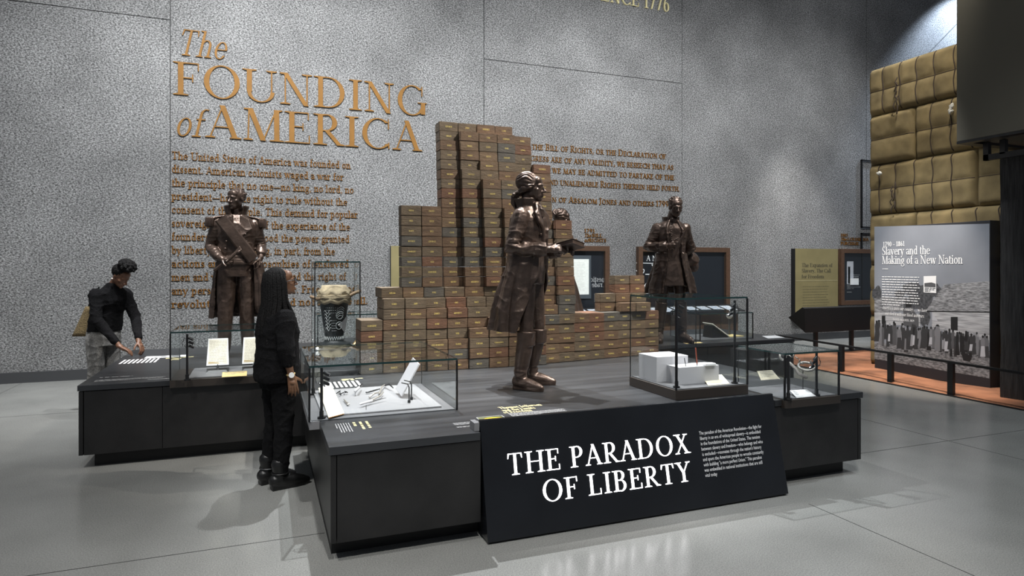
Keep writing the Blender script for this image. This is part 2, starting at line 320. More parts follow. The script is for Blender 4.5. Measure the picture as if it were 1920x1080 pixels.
        if ch == 'm': arc(.65, X - .2, .17 + h, .215, 0, 150); ln(.82, 0, .82, X - .18); bs(.82, 0, S * .8, S * .9); adv = .98
    elif ch == 'i': ln(.15, 0, .15, X); bs(.15); ts(.15, X, S, 0); dot(.15, .88, W * .62); adv = .32
    elif ch == 'j': ln(.16, -.1, .16, X); ts(.16, X, S, 0); arc(.04, -.1, .12 + h, .16, -100, 0); dot(.16, .88, W * .62); adv = .3
    elif ch == 'k': ln(.14, 0, .14, 1.02); bs(.14); ts(.14, 1.02, S, 0); ln(.2, .28, .46, X, t2); ln(.28, .38, .5, 0); bs(.5, 0, .1, .12); ts(.45, X, .1, .1); adv = .62
    elif ch == 'l': ln(.15, 0, .15, 1.02); bs(.15); ts(.15, 1.02, S, 0); adv = .31
    elif ch == 'o': arc(.3, .33, .26, .345, 0, 360); adv = .6
    elif ch == 'p': ln(.14, -.3, .14, X); bs(.14, -.3); ts(.14, X, S, 0); arc(.32, .33, .24, .34, -150, 150); adv = .62
    elif ch == 'q': ln(.48, -.3, .48, X); bs(.48, -.3); arc(.3, .33, .24, .34, 30, 330); adv = .62
    elif ch == 'r': ln(.14, 0, .14, X); bs(.14); ts(.14, X, S, 0); arc(.32, X - .22, .18 + h, .23, 60, 160); dot(.4, X - .08, W * .6); adv = .47
    elif ch == 's': arc(.22, .49, .16, .18, 40, 245); arc(.23, .175, .18, .19, -140, 65); ln(.3, .25, .15, .43); tl(.33, .48, .64); tl(.04, .18, .02); adv = .45
    elif ch == 't': ln(.17, .12, .17, .86); hb(.04, .36, X - T / 2); arc(.29, .13, .12 + h, .15, 180, 320); adv = .39
    elif ch == 'u': ln(.14, .2, .14, X); ts(.14, X, S, 0); ln(.48, 0, .48, X); ts(.48, X, S, 0); bs(.48, 0, 0, S * .8); arc(.31, .2, .17 + h, .215, 180, 330); adv = .64
    elif ch == 'v': ln(.3, 0, .1, X); ln(.3, 0, .5, X, t2); ts(.1, X, S * .9, S * .9); ts(.5, X, .1, .1); adv = .6
    elif ch == 'w': ln(.26, 0, .1, X); ln(.26, 0, .44, X, t2); ln(.6, 0, .43, X); ln(.6, 0, .77, X, t2); ts(.1, X, S * .9, S * .9); ts(.43, X, .1, .1); ts(.77, X, .1, .1); adv = .87
    elif ch == 'x': ln(.48, 0, .12, X); ln(.1, 0, .46, X, t2); ts(.12, X, .1, .1); ts(.46, X, .1, .1); bs(.48, 0, .1, .1); bs(.1, 0, .1, .1); adv = .58
    elif ch == 'y': ln(.3, 0, .1, X); ln(.18, -.3, .5, X, t2); ts(.1, X, S * .9, S * .9); ts(.5, X, .1, .1); dot(.15, -.26, W * .6); adv = .6
    elif ch == 'z': ln(.12, .02, .42, X - .02); hb(.08, .45, X - T / 2); hb(.08, .46, T / 2); adv = .52
    elif ch == '.': dot(.12, W * .5, W * .65); adv = .26
    elif ch == ',': dot(.12, W * .5, W * .6); ln(.08, -.16, .15, .02, W * .6); adv = .26
    elif ch == ':': dot(.12, W * .5, W * .6); dot(.12, .5, W * .6); adv = .26
    elif ch in '\'"': ln(.08, .78, .1, 1, W * .6); (ln(.22, .78, .24, 1, W * .6) if ch == '"' else None); adv = .2 if ch != '"' else .36
    elif ch == '-': hb(.06, .34, .32, T * 1.3); adv = .4
    elif ch == '\u2014': hb(.0, .95, .32, T * 1.1); adv = .96
    elif ch == '\u2013': hb(.0, .5, .34, T * 1.1); adv = .52
    elif ch == '1': st(.26, 1, 1, 0); ln(.1, .84, .26, 1, T * 1.6); adv = .5
    elif ch == '7': ln(.2, 0, .5, .96); hb(.06, .56, 1 - T * .8, T * 1.6); tl(.05, .74, 1); adv = .6
    elif ch == '6': arc(.31, .31, .25, .33, 0, 360); arc(.46, .42, .4, .6, 105, 200, W, T); adv = .62
    elif ch == '9': arc(.31, .69, .25, .33, 0, 360); arc(.16, .58, .4, .6, -75, 20, W, T); adv = .62
    elif ch == '2': arc(.29, .74, .24, .28, -25, 160); ln(.12, .04, .48, .62, W * .8); hb(.06, .56, T * .9, T * 1.8); adv = .62
    elif ch == '4': ln(.42, 0, .42, 1); ln(.08, .3, .42, 1, T * 1.5); hb(.04, .58, .28); bs(.42); adv = .64
    elif ch == '5': ln(.14, .52, .16, 1, T * 1.4); hb(.14, .52, 1 - T, T * 1.8); arc(.26, .32, .28, .33, -140, 110); adv = .6
    elif ch == '8': arc(.31, .75, .2, .27, 0, 360); arc(.31, .27, .25, .29, 0, 360); adv = .62
    elif ch == '0': arc(.32, .5, .26, .52, 0, 360); adv = .64
    elif ch == '3': arc(.26, .75, .24, .27, -80, 140); arc(.26, .28, .28, .3, -140, 85); adv = .6
    else: adv = .34
    return P, adv
def ccw(p): return p if sum(p[i - 1][0] * p[i][1] - p[i][0] * p[i - 1][1] for i in range(len(p))) > 0 else p[::-1]
GC = {}
def run(s, W=.13, T=.045, shear=0, track=.04, small=None, sl=1.0):
    out = []; x = 0
    for ch in s:
        k = 1.
        if small and ch.islower(): ch = ch.upper(); k = small
        key = (ch, W, T, sl)
        if key not in GC: GC[key] = glyph(ch, W / (k if k < 1 else 1), T, sl) if ch != ' ' else ([], .3)
        P, a = GC[key]
        for p in P: out.append(ccw([(x + (u + v * shear) * k, v * k) for u, v in p]))
        x += a * k + track
    return out, x - track
def letters(mb, s, o, ux, uy, h, width=None, depth=.001, mi=0, align='l', **k):
    """set a line of writing at o, along ux, upwards along uy, raised along their cross product"""
    P, wd = run(s, **k); o, ux, uy = V(o), V(ux).normalized(), V(uy).normalized(); n = ux.cross(uy); sx = (width / wd) if width else h
    off = {'l': 0, 'c': -wd * sx / 2, 'r': -wd * sx}[align]
    for i, p in enumerate(P):
        q = [o + ux * (u * sx + off) + uy * (v * h) + n * (.00003 * (i % 29)) for u, v in p]
        if depth > .003: mb.extr(q, n * depth, mi, back=False)
        else: mb.poly([a + n * depth for a in q], mi)
    return wd * sx
def greek(mb, o, ux, uy, w, lines, lh, h, mi=0, seed=1, n=None, ragged=.15):
    """rows of tiny unreadable print: one short bar per word"""
    r = random.Random(seed); o, ux, uy = V(o), V(ux).normalized(), V(uy).normalized(); n = ux.cross(uy) * .0006
    for i in range(lines):
        x = 0; end = w * (1 - r.random() * ragged) if i < lines - 1 else w * .5
        while x < end:
            k = min(h * (1.2 + r.random() * 3.2), end - x + h * .2); a = o - uy * (lh * i) + ux * x + n
            mb.poly([a, a + ux * k, a + ux * k + uy * h * .75, a + uy * h * .75], mi); x += k + h * .6
# ---------------------------------------------------------------- the hall
sc.cycles.transparent_max_bounces = 40
def wallmat():
    m = bpy.data.materials.new('hammered_concrete'); m.use_nodes = True; nt = m.node_tree; N = nt.nodes; L = nt.links; b = N['Principled BSDF']
    tc = N.new('ShaderNodeTexCoord'); b.inputs['Roughness'].default_value = .85
    mp = N.new('ShaderNodeMapping'); mp.inputs['Rotation'].default_value = (0, R(20), 0); mp.inputs['Scale'].default_value = (1, 1, 1.35)
    L.new(tc.outputs['Object'], mp.inputs[0])
    n1 = N.new('ShaderNodeTexNoise'); n1.inputs['Scale'].default_value = 38; n1.inputs['Detail'].default_value = 5; n1.inputs['Roughness'].default_value = .8; L.new(mp.outputs[0], n1.inputs[0])
    n3 = N.new('ShaderNodeTexNoise'); n3.inputs['Scale'].default_value = 1.1; n3.inputs['Detail'].default_value = 6; L.new(tc.outputs['Object'], n3.inputs[0])
    r = N.new('ShaderNodeValToRGB'); e = r.color_ramp.elements; e[0].position = .4; e[0].color = (.035, .035, .035, 1); e[1].position = .58; e[1].color = (.40, .40, .395, 1)
    L.new(n1.outputs[0], r.inputs[0])
    r3 = N.new('ShaderNodeMapRange'); r3.inputs['From Min'].default_value = .3; r3.inputs['From Max'].default_value = .7; r3.inputs['To Min'].default_value = .78; r3.inputs['To Max'].default_value = 1.18; L.new(n3.outputs[0], r3.inputs[0])
    mx = N.new('ShaderNodeMix'); mx.data_type = 'RGBA'; mx.blend_type = 'MULTIPLY'; mx.inputs[0].default_value = 1
    L.new(r.outputs[0], mx.inputs[6]); L.new(r3.outputs[0], mx.inputs[7])
    n4 = N.new('ShaderNodeTexVoronoi'); n4.inputs['Scale'].default_value = 62; L.new(mp.outputs[0], n4.inputs[0])
    r4 = N.new('ShaderNodeMapRange'); r4.inputs['From Max'].default_value = .7; r4.inputs['To Min'].default_value = 1.3; r4.inputs['To Max'].default_value = .62; L.new(n4.outputs['Distance'], r4.inputs[0])
    m4 = N.new('ShaderNodeMix'); m4.data_type = 'RGBA'; m4.blend_type = 'MULTIPLY'; m4.inputs[0].default_value = 1
    L.new(mx.outputs[2], m4.inputs[6]); L.new(r4.outputs[0], m4.inputs[7]); L.new(m4.outputs[2], b.inputs['Base Color'])
    bp = N.new('ShaderNodeBump'); bp.inputs['Strength'].default_value = .9; bp.inputs['Distance'].default_value = .03; L.new(n1.outputs[0], bp.inputs['Height']); L.new(bp.outputs[0], b.inputs['Normal'])
    return m
M['wall'] = wallmat()
M['floor'] = mat('polished_concrete', (.235, .238, .226), .2, var=.13, vscale=1.3, bump=.02, bscale=90, detail=12, rvar=.05)
def speckle(m):                                # fine aggregate in the polished floor
    N = m.node_tree.nodes; L = m.node_tree.links; b = N['Principled BSDF']; src = b.inputs['Base Color'].links[0].from_socket
    tc = N.new('ShaderNodeTexCoord'); n = N.new('ShaderNodeTexNoise'); n.inputs['Scale'].default_value = 130; n.inputs['Detail'].default_value = 3; L.new(tc.outputs['Object'], n.inputs[0])
    mr = N.new('ShaderNodeMapRange'); mr.inputs['From Min'].default_value = .3; mr.inputs['From Max'].default_value = .7; mr.inputs['To Min'].default_value = .72; mr.inputs['To Max'].default_value = 1.22; L.new(n.outputs[0], mr.inputs[0])
    mx = N.new('ShaderNodeMix'); mx.data_type = 'RGBA'; mx.blend_type = 'MULTIPLY'; mx.inputs[0].default_value = 1
    L.new(src, mx.inputs[6]); L.new(mr.outputs[0], mx.inputs[7]); L.new(mx.outputs[2], b.inputs['Base Color'])
speckle(M['floor'])
M['joint'] = mat('joint_dark', (.02, .02, .02), .8)
M['skirt'] = mat('skirting_grey', (.035, .036, .038), .5)
struct('floor', MB().box(-9, 26, -3, 11.6, -.2, 0), 'floor')
YW = 11.0
g = .006; zs = 5.42; mb = MB()
for x0, x1, cut in ((-9, -1.335, 1), (-1.335, 3.72, 0), (3.72, 8.02, 1), (8.02, 13.2, 0), (13.2, 17.0, 0), (17.0, 26, 0)):
    for z0, z1 in (((0, zs), (zs, 8.6)) if cut else ((0, 8.6),)):
        mb.box(x0 + g, x1 - g, YW, YW + .35, z0 + (g if z0 else 0), z1 - g)
struct('wall_back', mb, 'wall')
struct('trim_1', MB().box(-9, 26, YW + .03, YW + .3, 0, 8.6), 'joint')
struct('baseboard_back', MB().box(-9, 26, YW - .035, YW, 0, .15), 'skirt')
# the sloping joint high on the right
a, b = onY(1742, 100, YW - .002), onY(1800, 40, YW - .002)
struct('trim_2', MB().quad(a, b, b + V((0, 0, .03)), a + V((0, 0, .03))), 'joint')
mb = MB()
for p in ((-9, .35, 4.112, 4.118), (3.56, 18, 4.15, 4.156), (-9, 18, 8.55, 8.556)): mb.box(p[0], p[1], p[2], p[3], -.01, .0008)
for p in ((3.53, -3, 3.4), (6.04, -3, 8.55), (-3.2, 4.11, 11)): mb.box(p[0], p[0] + .006, p[1], p[2], -.01, .0008)
struct('trim_3', mb, 'joint')

# ---------------------------------------------------------------- writing on the wall
UX, UZ = V((1, 0, 0)), V((0, 0, 1))
def wl(parent, name, s, px0, px1, py0, cap, depth=.02, m='gold', y=YW, mb=None, **k):
    a = onY(px0, py0, y - depth * .2); b = onY(px1, py0, y)
    if name == 'letter':
        wd = run(s, **k)[1]; sx = (b.x - a.x) / wd
        for i, ch in enumerate(s):
            q = MB(); x = run(s[:i] + 'I', **k)[1] - run('I', **k)[1] if i else 0; letters(q, ch, a + UX * x * sx, UX, UZ, cap, run(ch, **k)[1] * sx, depth, **k); obj('letter', q, m, parent)
        return
    q = MB(); letters(q, s, a, UX, UZ, cap, b.x - a.x, depth, **k)
    return obj(name, q, m, parent)
t = thing('wall_title', 'large bronze raised title reading The Founding of America on the concrete wall', 'lettering', (-1.2, YW, 4))
wl(t, 'letter', 'The', 331, 423, 102.5, .40, shear=.26, W=.1, T=.035, small=None)
wl(t, 'letter', 'FOUNDING', 326, 802, 177, .505, W=.135, T=.032)
wl(t, 'letter', 'of', 327, 379, 254, .42, shear=.24, W=.1, T=.035)
wl(t, 'letter', 'AMERICA', 386, 790, 257, .505, W=.135, T=.032)
t = thing('wall_paragraph', 'twelve lines of small bronze raised text below the big title', 'lettering', (-1.2, YW, 2))
for s, x1, y in (('The United States of America was founded on', 657, 298.5), ('dissent. American colonists waged a war for', 644, 323.5), ('the principle that no one\u2014no king, no lord, no', 663, 349),
                 ('president\u2014had the right to rule without the', 651, 374.2), ('consent of the people. This demand for popular', 670.5, 399.5), ('sovereignty grew out of the experience of the', 656, 425),
                 ('founders, who understood the power granted', 655, 450.3), ('by liberty while drawing, in part, from the', 628, 475.6), ('actions and the philosophies of enslaved', 654, 501),
                 ('men and women who contested the right of', 649, 526.5), ('any person to be the master. Freedom was', 666, 552.3), ('revolutionary, but it did not include all.', 690, 577.5)):
    wl(t, 'line_lettering', s, 322, x1, y, .118, .014, 'gold_small', W=.125, T=.06, sl=1.15)
t = thing('wall_quotation', 'four lines of bronze capitals about rights right of the brick tower', 'lettering', (5, YW, 3.4))
for s, x0, x1, y, zc in (('If the Bill of Rights, or the Declaration of', 982, 1248, 279, .122), ('Congress are of any validity, we beseech that as', 966, 1262, 299.5, .122),
                     ('Freemen we may be admitted to partake of the', 976, 1264, 321, .122), ('Liberties and unalienable Rights therein held forth.', 964, 1274, 343, .122), ('Petition of Absalom Jones and others 1799', 988, 1253, 377, .115)):
    wl(t, 'line_lettering', s, x0, x1, y, zc, .014, 'gold_small', W=.13, T=.06, small=.78)
t = thing('wall_heading', 'lit pale gold letters ending in 1776 at the top of the wall', 'lettering', (5, YW, 6))
wl(t, 'line_lettering', 'INDEPENDENCE 1776', 978, 1254, -24, .28, .03, 'pale_gold', W=.12, T=.04)
t = thing('wall_caption', 'small bronze caption dated 1791 above the framed document', 'lettering', (5.9, YW, 2.2))
for s, x0, x1, y, sh in (('1791', 1095, 1115, 435.5, 0), ('The', 1095, 1108, 444.5, .25), ('BILL', 1110, 1129, 444.5, 0), ('of', 1095, 1103, 453.5, .25), ('RIGHTS', 1104, 1136, 453.5, 0)):
    wl(t, 'line_lettering', s, x0, x1, y, .068, .012, 'gold_small', W=.17, T=.08, shear=sh)
t = thing('wall_caption', 'bronze caption end TES beside the covered statue', 'lettering', (5.4, YW, 2.2))
wl(t, 'line_lettering', 'UNITED STATES', 1014, 1082, 453.5, .068, .012, 'gold_small', W=.17, T=.08)
t = thing('wall_caption', 'bronze caption dated 1803 above the far right display', 'lettering', (11.6, YW, 2.3))
for s, x0, x1, y, sh in (('1803', 1576, 1589, 443.5, 0), ('The', 1576, 1587, 451, .25), ('LOUISIANA', 1589, 1628, 451, 0), ('PURCHASE', 1576, 1610, 459, 0)):
    wl(t, 'line_lettering', s, x0, x1, y, .068, .012, 'gold_small', W=.17, T=.08, shear=sh)

# ---------------------------------------------------------------- wall displays
M['frame_brown'] = mat('frame_brown', (.07, .038, .022), .45, var=.2, vscale=20)
M['case_dark'] = mat('case_dark', (.012, .014, .018), .3)
M['case_grey'] = mat('case_grey', (.06, .07, .08), .5)
M['olive'] = mat('olive_print', (.17, .145, .068), .45, var=.12, vscale=3)
M['olive_dark'] = mat('olive_ink', (.035, .032, .022), .6)
def wall_frame(label, x0, x1, z0, z1, fw=.1):
    t = thing('wall_display', label, 'display', ((x0 + x1) / 2, YW, z0)); y = YW - .1
    q = MB()
    q.box(x0, x0 + fw, y, YW, z0, z1); q.box(x1 - fw, x1, y, YW, z0, z1); q.box(x0 + fw, x1 - fw, y, YW, z1 - fw, z1); q.box(x0 + fw, x1 - fw, y, YW, z0, z0 + fw)
    obj('frame', q, 'frame_brown', t, bevel=.004)
    obj('back_panel', MB().box(x0 + fw, x1 - fw, YW - .03, YW - .005, z0 + fw, z1 - fw), 'case_dark', t)
    obj('glass_pane', MB().box(x0 + fw, x1 - fw, y + .02, y + .026, z0 + fw, z1 - fw), 'glass', t)
    return t
yb = YW - .031
t = wall_frame('brown framed wall display with white document behind the low bricks', 5.05, 6.27, .62, 2.05)
a, b = onY(1040, 553, yb), onY(1103, 486, yb)
obj('mount', MB().box(a.x - .1, b.x + .05, yb - .02, yb, a.z - .08, b.z + .07), 'case_grey', t)
mb = MB().box(a.x, b.x, yb - .025, yb - .02, a.z, b.z); d = obj('document', mb, mat('document_white', (.82, .82, .77), .8, var=.06, vscale=20), t)  # white is the sheet's own paper colour
mb = MB(); greek(mb, (a.x + .08, yb - .026, b.z - .07), UX, UZ, b.x - a.x - .16, 20, .03, .009, 0, 4); obj('handwriting', mb, mat('faint_ink', (.62, .61, .57), .8), d)
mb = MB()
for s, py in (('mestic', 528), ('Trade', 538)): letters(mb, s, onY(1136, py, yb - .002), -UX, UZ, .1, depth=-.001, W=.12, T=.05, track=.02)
obj('lettering', mb, 'dim_white', t)  # mirrored words painted on the panel as a reflection in the glass
mb = MB(); greek(mb, onY(1114, 552, yb), UX, UZ, .26, 6, .028, .008, 0, 9); obj('caption_text', mb, 'dim_white', t)
t = wall_frame('brown framed wall display with white map outlines behind the scroll statue', 6.92, 9.16, .62, 2.05)
mb = MB(); letters(mb, 'A New Nation', onY(1212, 489, yb), UX, UZ, .11, depth=.001, W=.13, T=.05); obj('heading', mb, 'white', t)
mb = MB()
def polyline(mb, pts, y, wd):
    pts = [onY(*p, y) for p in pts]
    for p, q in zip(pts, pts[1:]):
        d = (q - p).normalized(); n = V((-d.z, 0, d.x)) * wd / 2; mb.poly([p - n, q - n, q + n, p + n])
polyline(mb, [(1193, 493), (1234, 494)], yb - .001, .012)
polyline(mb, [(1201, 495), (1204, 499), (1202, 503), (1208, 506), (1207, 511), (1202, 513), (1197, 511), (1193, 507)], yb - .002, .016)
polyline(mb, [(1222, 496), (1226, 502), (1229, 497), (1222, 496)], yb - .002, .012)
polyline(mb, [(1207, 537), (1212, 531), (1217, 533), (1222, 531), (1226, 539), (1230, 542)], yb - .002, .014)
mb.poly([onY(*p, yb - .003) for p in ((1222, 499), (1232, 497), (1236, 493), (1237, 499), (1235, 503), (1231, 500))])
for p in ((1210, 515, 12), (1206, 540, 7), (1206, 537, 6)):
    c = onY(p[0], p[1], yb - .002); mb.box(c.x, c.x + p[2] * .0105, yb - .003, yb - .002, c.z, c.z + .016)
greek(mb, onY(1204, 546, yb), UX, UZ, .3, 3, .026, .008, 0, 11); obj('map_outline', mb, 'white', t)
t = wall_frame('brown framed wall display at the far right beside the bale stack', 12.3, 13.9, .77, 2.06)
mb = MB()
for x0, y0, x1, y1 in ((1588, 490, 1600, 533), (1590, 500, 1594, 532)):
    p, q = onY(x0, y1, yb - .002), onY(x1, y0, yb - .002); mb.box(p.x, q.x, yb - .004, yb - .001, p.z, q.z)
obj('document', mb, mat('document_grey', (.45, .46, .5), .8), t)
p, q = onY(1593, 534, yb), onY(1608, 522, yb); obj('leaflet', MB().box(p.x, q.x, yb - .03, yb - .012, p.z, q.z), 'white', t)
mb = MB(); greek(mb, onY(1588, 516, yb), UX, UZ, .42, 10, .035, .01, 0, 13); greek(mb, onY(1588, 548, yb), UX, UZ, .3, 1, .03, .01, 0, 14); obj('caption_text', mb, 'dim_white', t)
# reading ledges below the frames
M['leaflets'] = mat('leaflets', (.12, .2, .36), .6, col2=(.7, .68, .6), vscale=30)
for x0, x1, lab in ((5.05, 6.3, 'dark wall ledge with picture leaflets below the framed document'), (6.92, 9.16, 'dark wall ledge with picture leaflets behind the scroll statue')):
    t = thing('wall_ledge', lab, 'ledge', ((x0 + x1) / 2, YW, 0))
    obj('shelf', MB().hexa([(x0, 10.45, .72), (x1, 10.45, .72), (x1, 10.9, .8), (x0, 10.9, .8), (x0, 10.45, .76), (x1, 10.45, .76), (x1, 10.9, .86), (x0, 10.9, .86)]), 'black', t)
    obj('cabinet', MB().box(x0 + .05, x1 - .05, 10.6, 10.96, 0, .72), 'frame_brown', t)
    n = int((x1 - x0) / .3); mb = MB()
    for i in range(n): mb.quad((x0 + .06 + i * .3, 10.5, .7725), (x0 + .3 + i * .3, 10.5, .7725), (x0 + .3 + i * .3, 10.8, .84), (x0 + .06 + i * .3, 10.8, .84))
    obj('leaflet_print', mb, 'leaflets', t)
# olive text panels
def olive(label, px0, px1, py0, z0, depth, lines):
    p, q = onY(px0, py0, YW - depth), onY(px1, py0, YW - depth)
    t = thing('text_panel', label, 'panel', ((p.x + q.x) / 2, YW, z0))
    obj('board', MB().box(p.x, q.x, YW - depth, YW - .002, z0, p.z), 'black', t)
    obj('print', MB().box(p.x, q.x, YW - depth - .004, YW - depth, z0, p.z), 'olive', t); mb = MB(); y = YW - depth - .005
    for s, x0, x1, py in lines:
        a = onY(x0, py, y); b = onY(x1, py, y); letters(mb, s, a, UX, UZ, .082, b.x - a.x, .001, W=.15, T=.06, track=.0)
    if lines:
        obj('lettering', mb, 'olive_dark', t); mb = MB(); greek(mb, onY(px0 + 14, 538, y), UX, UZ, .8, 9, .06, .016, 0, 3); obj('paragraph', mb, mat('olive_faint', (.1, .088, .045), .6), t)
    return t
t = olive('olive text panel about expansion mounted on the wall behind the desk', 1491, 1571, 466, .45, .12, [('The Expansion of', 1503, 1561, 500.5), ('Slavery, The Call', 1503, 1558, 511), ('for Freedom', 1503, 1545, 522)])
p, q = onY(1492, 527, YW - .126), onY(1570, 527, YW - .126); obj('rule', MB().box(p.x, q.x, YW - .127, YW - .125, p.z, p.z + .012), mat('olive_rule', (.3, .27, .15), .6), t)
olive('plain olive panel edge on the wall left of the brick tower', 733, 790, 461, 1.0, .1, [])
# two thin black outlines on the wall by the bales
for y0, y1, lab in ((305, 427, 'upper thin black wall outline frame half behind the bales'), (438.5, 562, 'lower thin black wall outline frame half behind the bales')):
    p, q = onY(1616, y1, YW - .04), onY(1690, y0, YW - .04); mb = MB(); e = .03; yy = YW - .04
    mb.box(p.x, p.x + e, yy, yy + .04, p.z, q.z); mb.box(p.x, q.x, yy, yy + e, q.z - e, q.z); mb.box(p.x, q.x, yy, yy + e, p.z, p.z + e); mb.box(q.x - e, q.x, yy, yy + .04, p.z, q.z)
    tag(obj('wall_frame', mb, 'black'), lab, 'frame')

# ---------------------------------------------------------------- plinths
def plinth(t, x0, x1, y0, y1, top, kick, rec=.1, th=.045, joints=(), sides='lrfb', kx0=None, kx1=None):
    obj('top_slab', MB().box(x0, x1, y0, y1, top - th, top), 'plinth_top', t, bevel=.002)
    o = .008; xs = [x0 + o + .035] + list(joints) + [x1 - o - .035]
    obj('end_panel', MB().box(x0 + o, x0 + o + .03, y0 + o, y1 - o, kick, top - th - .006), 'plinth', t)
    obj('end_panel', MB().box(x1 - o - .03, x1 - o, y0 + o, y1 - o, kick, top - th - .006), 'plinth', t)
    for a, b in zip(xs, xs[1:]): obj('front_panel', MB().box(a + .002, b - .002, y0 + o, y0 + o + .02, kick, top - th - .006), 'plinth', t)
    obj('carcass', MB().box(x0 + .05, x1 - .05, y0 + .035, y1 - .02, kick + .002, top - th), 'kick', t)
    obj('kick', MB().box((x0 + rec) if kx0 is None else kx0, (x1 - rec) if kx1 is None else kx1, y0 + rec, y1 - .05, 0, kick + .002), 'kick', t)
DT = .65
t = thing('display_plinth', 'dark front plinth behind the slanted title sign, carrying the statue with a book', 'plinth', (2.3, 5, 0))
obj('top_slab', MB().box(.335, 1.215, 3.66, 6.02, DT - .045, DT).box(1.215, 3.56, 3.78, 6.02, DT - .045, DT).box(3.56, 4.45, 3.74, 4.45, DT - .045, DT).box(3.56, 4.36, 4.45, 6.02, DT - .045, DT).box(.84, 4.36, 6.02, 6.70, DT - .045, DT), 'plinth_top', t)
obj('end_panel', MB().box(.345, .375, 3.67, 6.0, .11, DT - .052), 'plinth', t)
obj('end_panel', MB().box(4.41, 4.44, 3.75, 4.44, .115, DT - .052), 'plinth', t)
obj('front_panel', MB().box(.38, 1.22, 3.67, 3.69, .11, DT - .052), 'plinth', t)
obj('front_panel', MB().box(3.5, 4.405, 3.75, 3.77, .115, DT - .052), 'plinth', t)
obj('front_panel', MB().box(1.2, 3.52, 3.79, 3.81, .115, DT - .05), 'plinth', t)
obj('carcass', MB().box(.38, 1.215, 3.7, 5.98, .12, DT - .046).box(1.215, 3.56, 3.82, 6.66, .12, DT - .046).box(3.56, 4.4, 3.78, 4.43, .12, DT - .046).box(3.56, 4.33, 4.43, 6.66, .12, DT - .046), 'kick', t)
obj('kick', MB().box(.36, 1.3, 3.8, 5.95, 0, .12).box(1.3, 3.5, 3.84, 6.6, 0, .12).box(3.5, 4.36, 3.85, 4.4, 0, .12).box(3.5, 4.3, 4.4, 6.6, 0, .12), 'kick', t)
PL = .685
t = thing('display_plinth', 'long dark plinth at the left carrying the uniformed statue', 'plinth', (-.3, 7, 0))
plinth(t, -1.41, .82, 6.1, 8.5, PL, .115, .1, .045, (-.80,))
obj('top_slab', MB().box(.82, 1.7, 6.9, 8.9, PL - .045, PL), 'plinth_top', t)
obj('carcass', MB().box(.82, 1.65, 6.93, 8.85, 0, PL - .046), 'kick', t)
t = thing('display_plinth', 'dark plinth at the back right carrying the statue with a scroll', 'plinth', (5.5, 7.6, 0))
plinth(t, 4.0, 6.73, 6.72, 8.3, .67, .11, .1, .045, (5.3,))

# ---------------------------------------------------------------- slanted title sign in front
t = thing('title_sign', 'black slanted front sign with glowing white title The Paradox of Liberty', 'sign', (2.4, 3.6, 0))
mb = MB(); A = [(3.58, .012), (3.735, .705), (3.765, .705), (3.775, .012)]
mb.extr([(1.236, a, b) for a, b in reversed(A)], (2.294, 0, 0)); obj('sign_board', mb, 'sign_face', t, bevel=.003)
obj('sign_foot', MB().box(1.25, 3.51, 3.60, 3.77, 0, .012), 'kick', t)
US = V((0, 3.735 - 3.58, .705 - .012)).normalized(); NS = UX.cross(US)
def onsign(px, py):                            # the point of the sloping face seen at this pixel
    a, b = ray(px); d = V((a, b, -(py - HZ) / F)); p0 = V((1.236, 3.58, .012)); e = V((0, 0, EYE))
    return e + d * ((p0 - e).dot(NS) / d.dot(NS))
for s, p0, p1 in (('THE PARADOX', (952, 892), (1293, 850)), ('OF LIBERTY', (1018, 942), (1297, 903))):
    a, b = onsign(*p0), onsign(*p1); b = V((b.x, a.y, a.z)); mb = MB(); letters(mb, s, a, UX, US, .128, b.x - a.x, .004, W=.125, T=.04, track=.10)
    obj('glowing_lettering', mb, 'sign_glow', t)
def sans(s, o, ux, uy, h, width=None, shear=0):
    cu = bpy.data.curves.new('t', 'FONT'); cu.body = s; cu.size = h * 1.4; cu.resolution_u = 2
    tmp = bpy.data.objects.new('t', cu); C.objects.link(tmp); dg = bpy.context.evaluated_depsgraph_get(); me = bpy.data.meshes.new_from_object(tmp.evaluated_get(dg))
    bpy.data.objects.remove(tmp); o, ux, uy = V(o), V(ux).normalized(), V(uy).normalized(); n = ux.cross(uy) * .0008
    mxx = max(v.co.x for v in me.vertices); k = width / mxx if width else 1
    vs = [o + ux * (v.co.x * k) + uy * v.co.y + n for v in me.vertices]; fs = [tuple(p.vertices) for p in me.polygons]; bpy.data.meshes.remove(me)
    return vs, fs
def sans_into(mb, *a, **k):
    vs, fs = sans(*a, **k); n = len(mb.v); mb.v += vs
    for f in fs: mb.face([n + i for i in f])
mb = MB()
for i, (s, x1) in enumerate((('The paradox of the American Revolution\u2014the fight for', 1428), ('liberty in an era of widespread slavery\u2014is embedded', 1426), ('in the foundations of the United States. The tension', 1425), ('between slavery and freedom\u2014who belongs and who', 1430.5),
        ('is excluded\u2014resonates through the nation\'s history', 1428), ('and spurs the American people to wrestle constantly', 1432), ('with building "a more perfect Union." This paradox', 1429), ('was embedded in national institutions that are still', 1430), ('vital today', 1345))):
    x0 = 1311 + i * 1.45; y0 = 815.5 + i * 9.9; a = onsign(x0, y0); b = onsign(x1, y0 - (x1 - x0) * .112)
    sans_into(mb, s, a, UX, US, .024, b.x - a.x)
obj('paragraph', mb, 'print_white', t)
obj('edge_block', MB().box(1.19, 1.222, 3.70, 3.79, DT + .001, DT + .05), 'board', t)

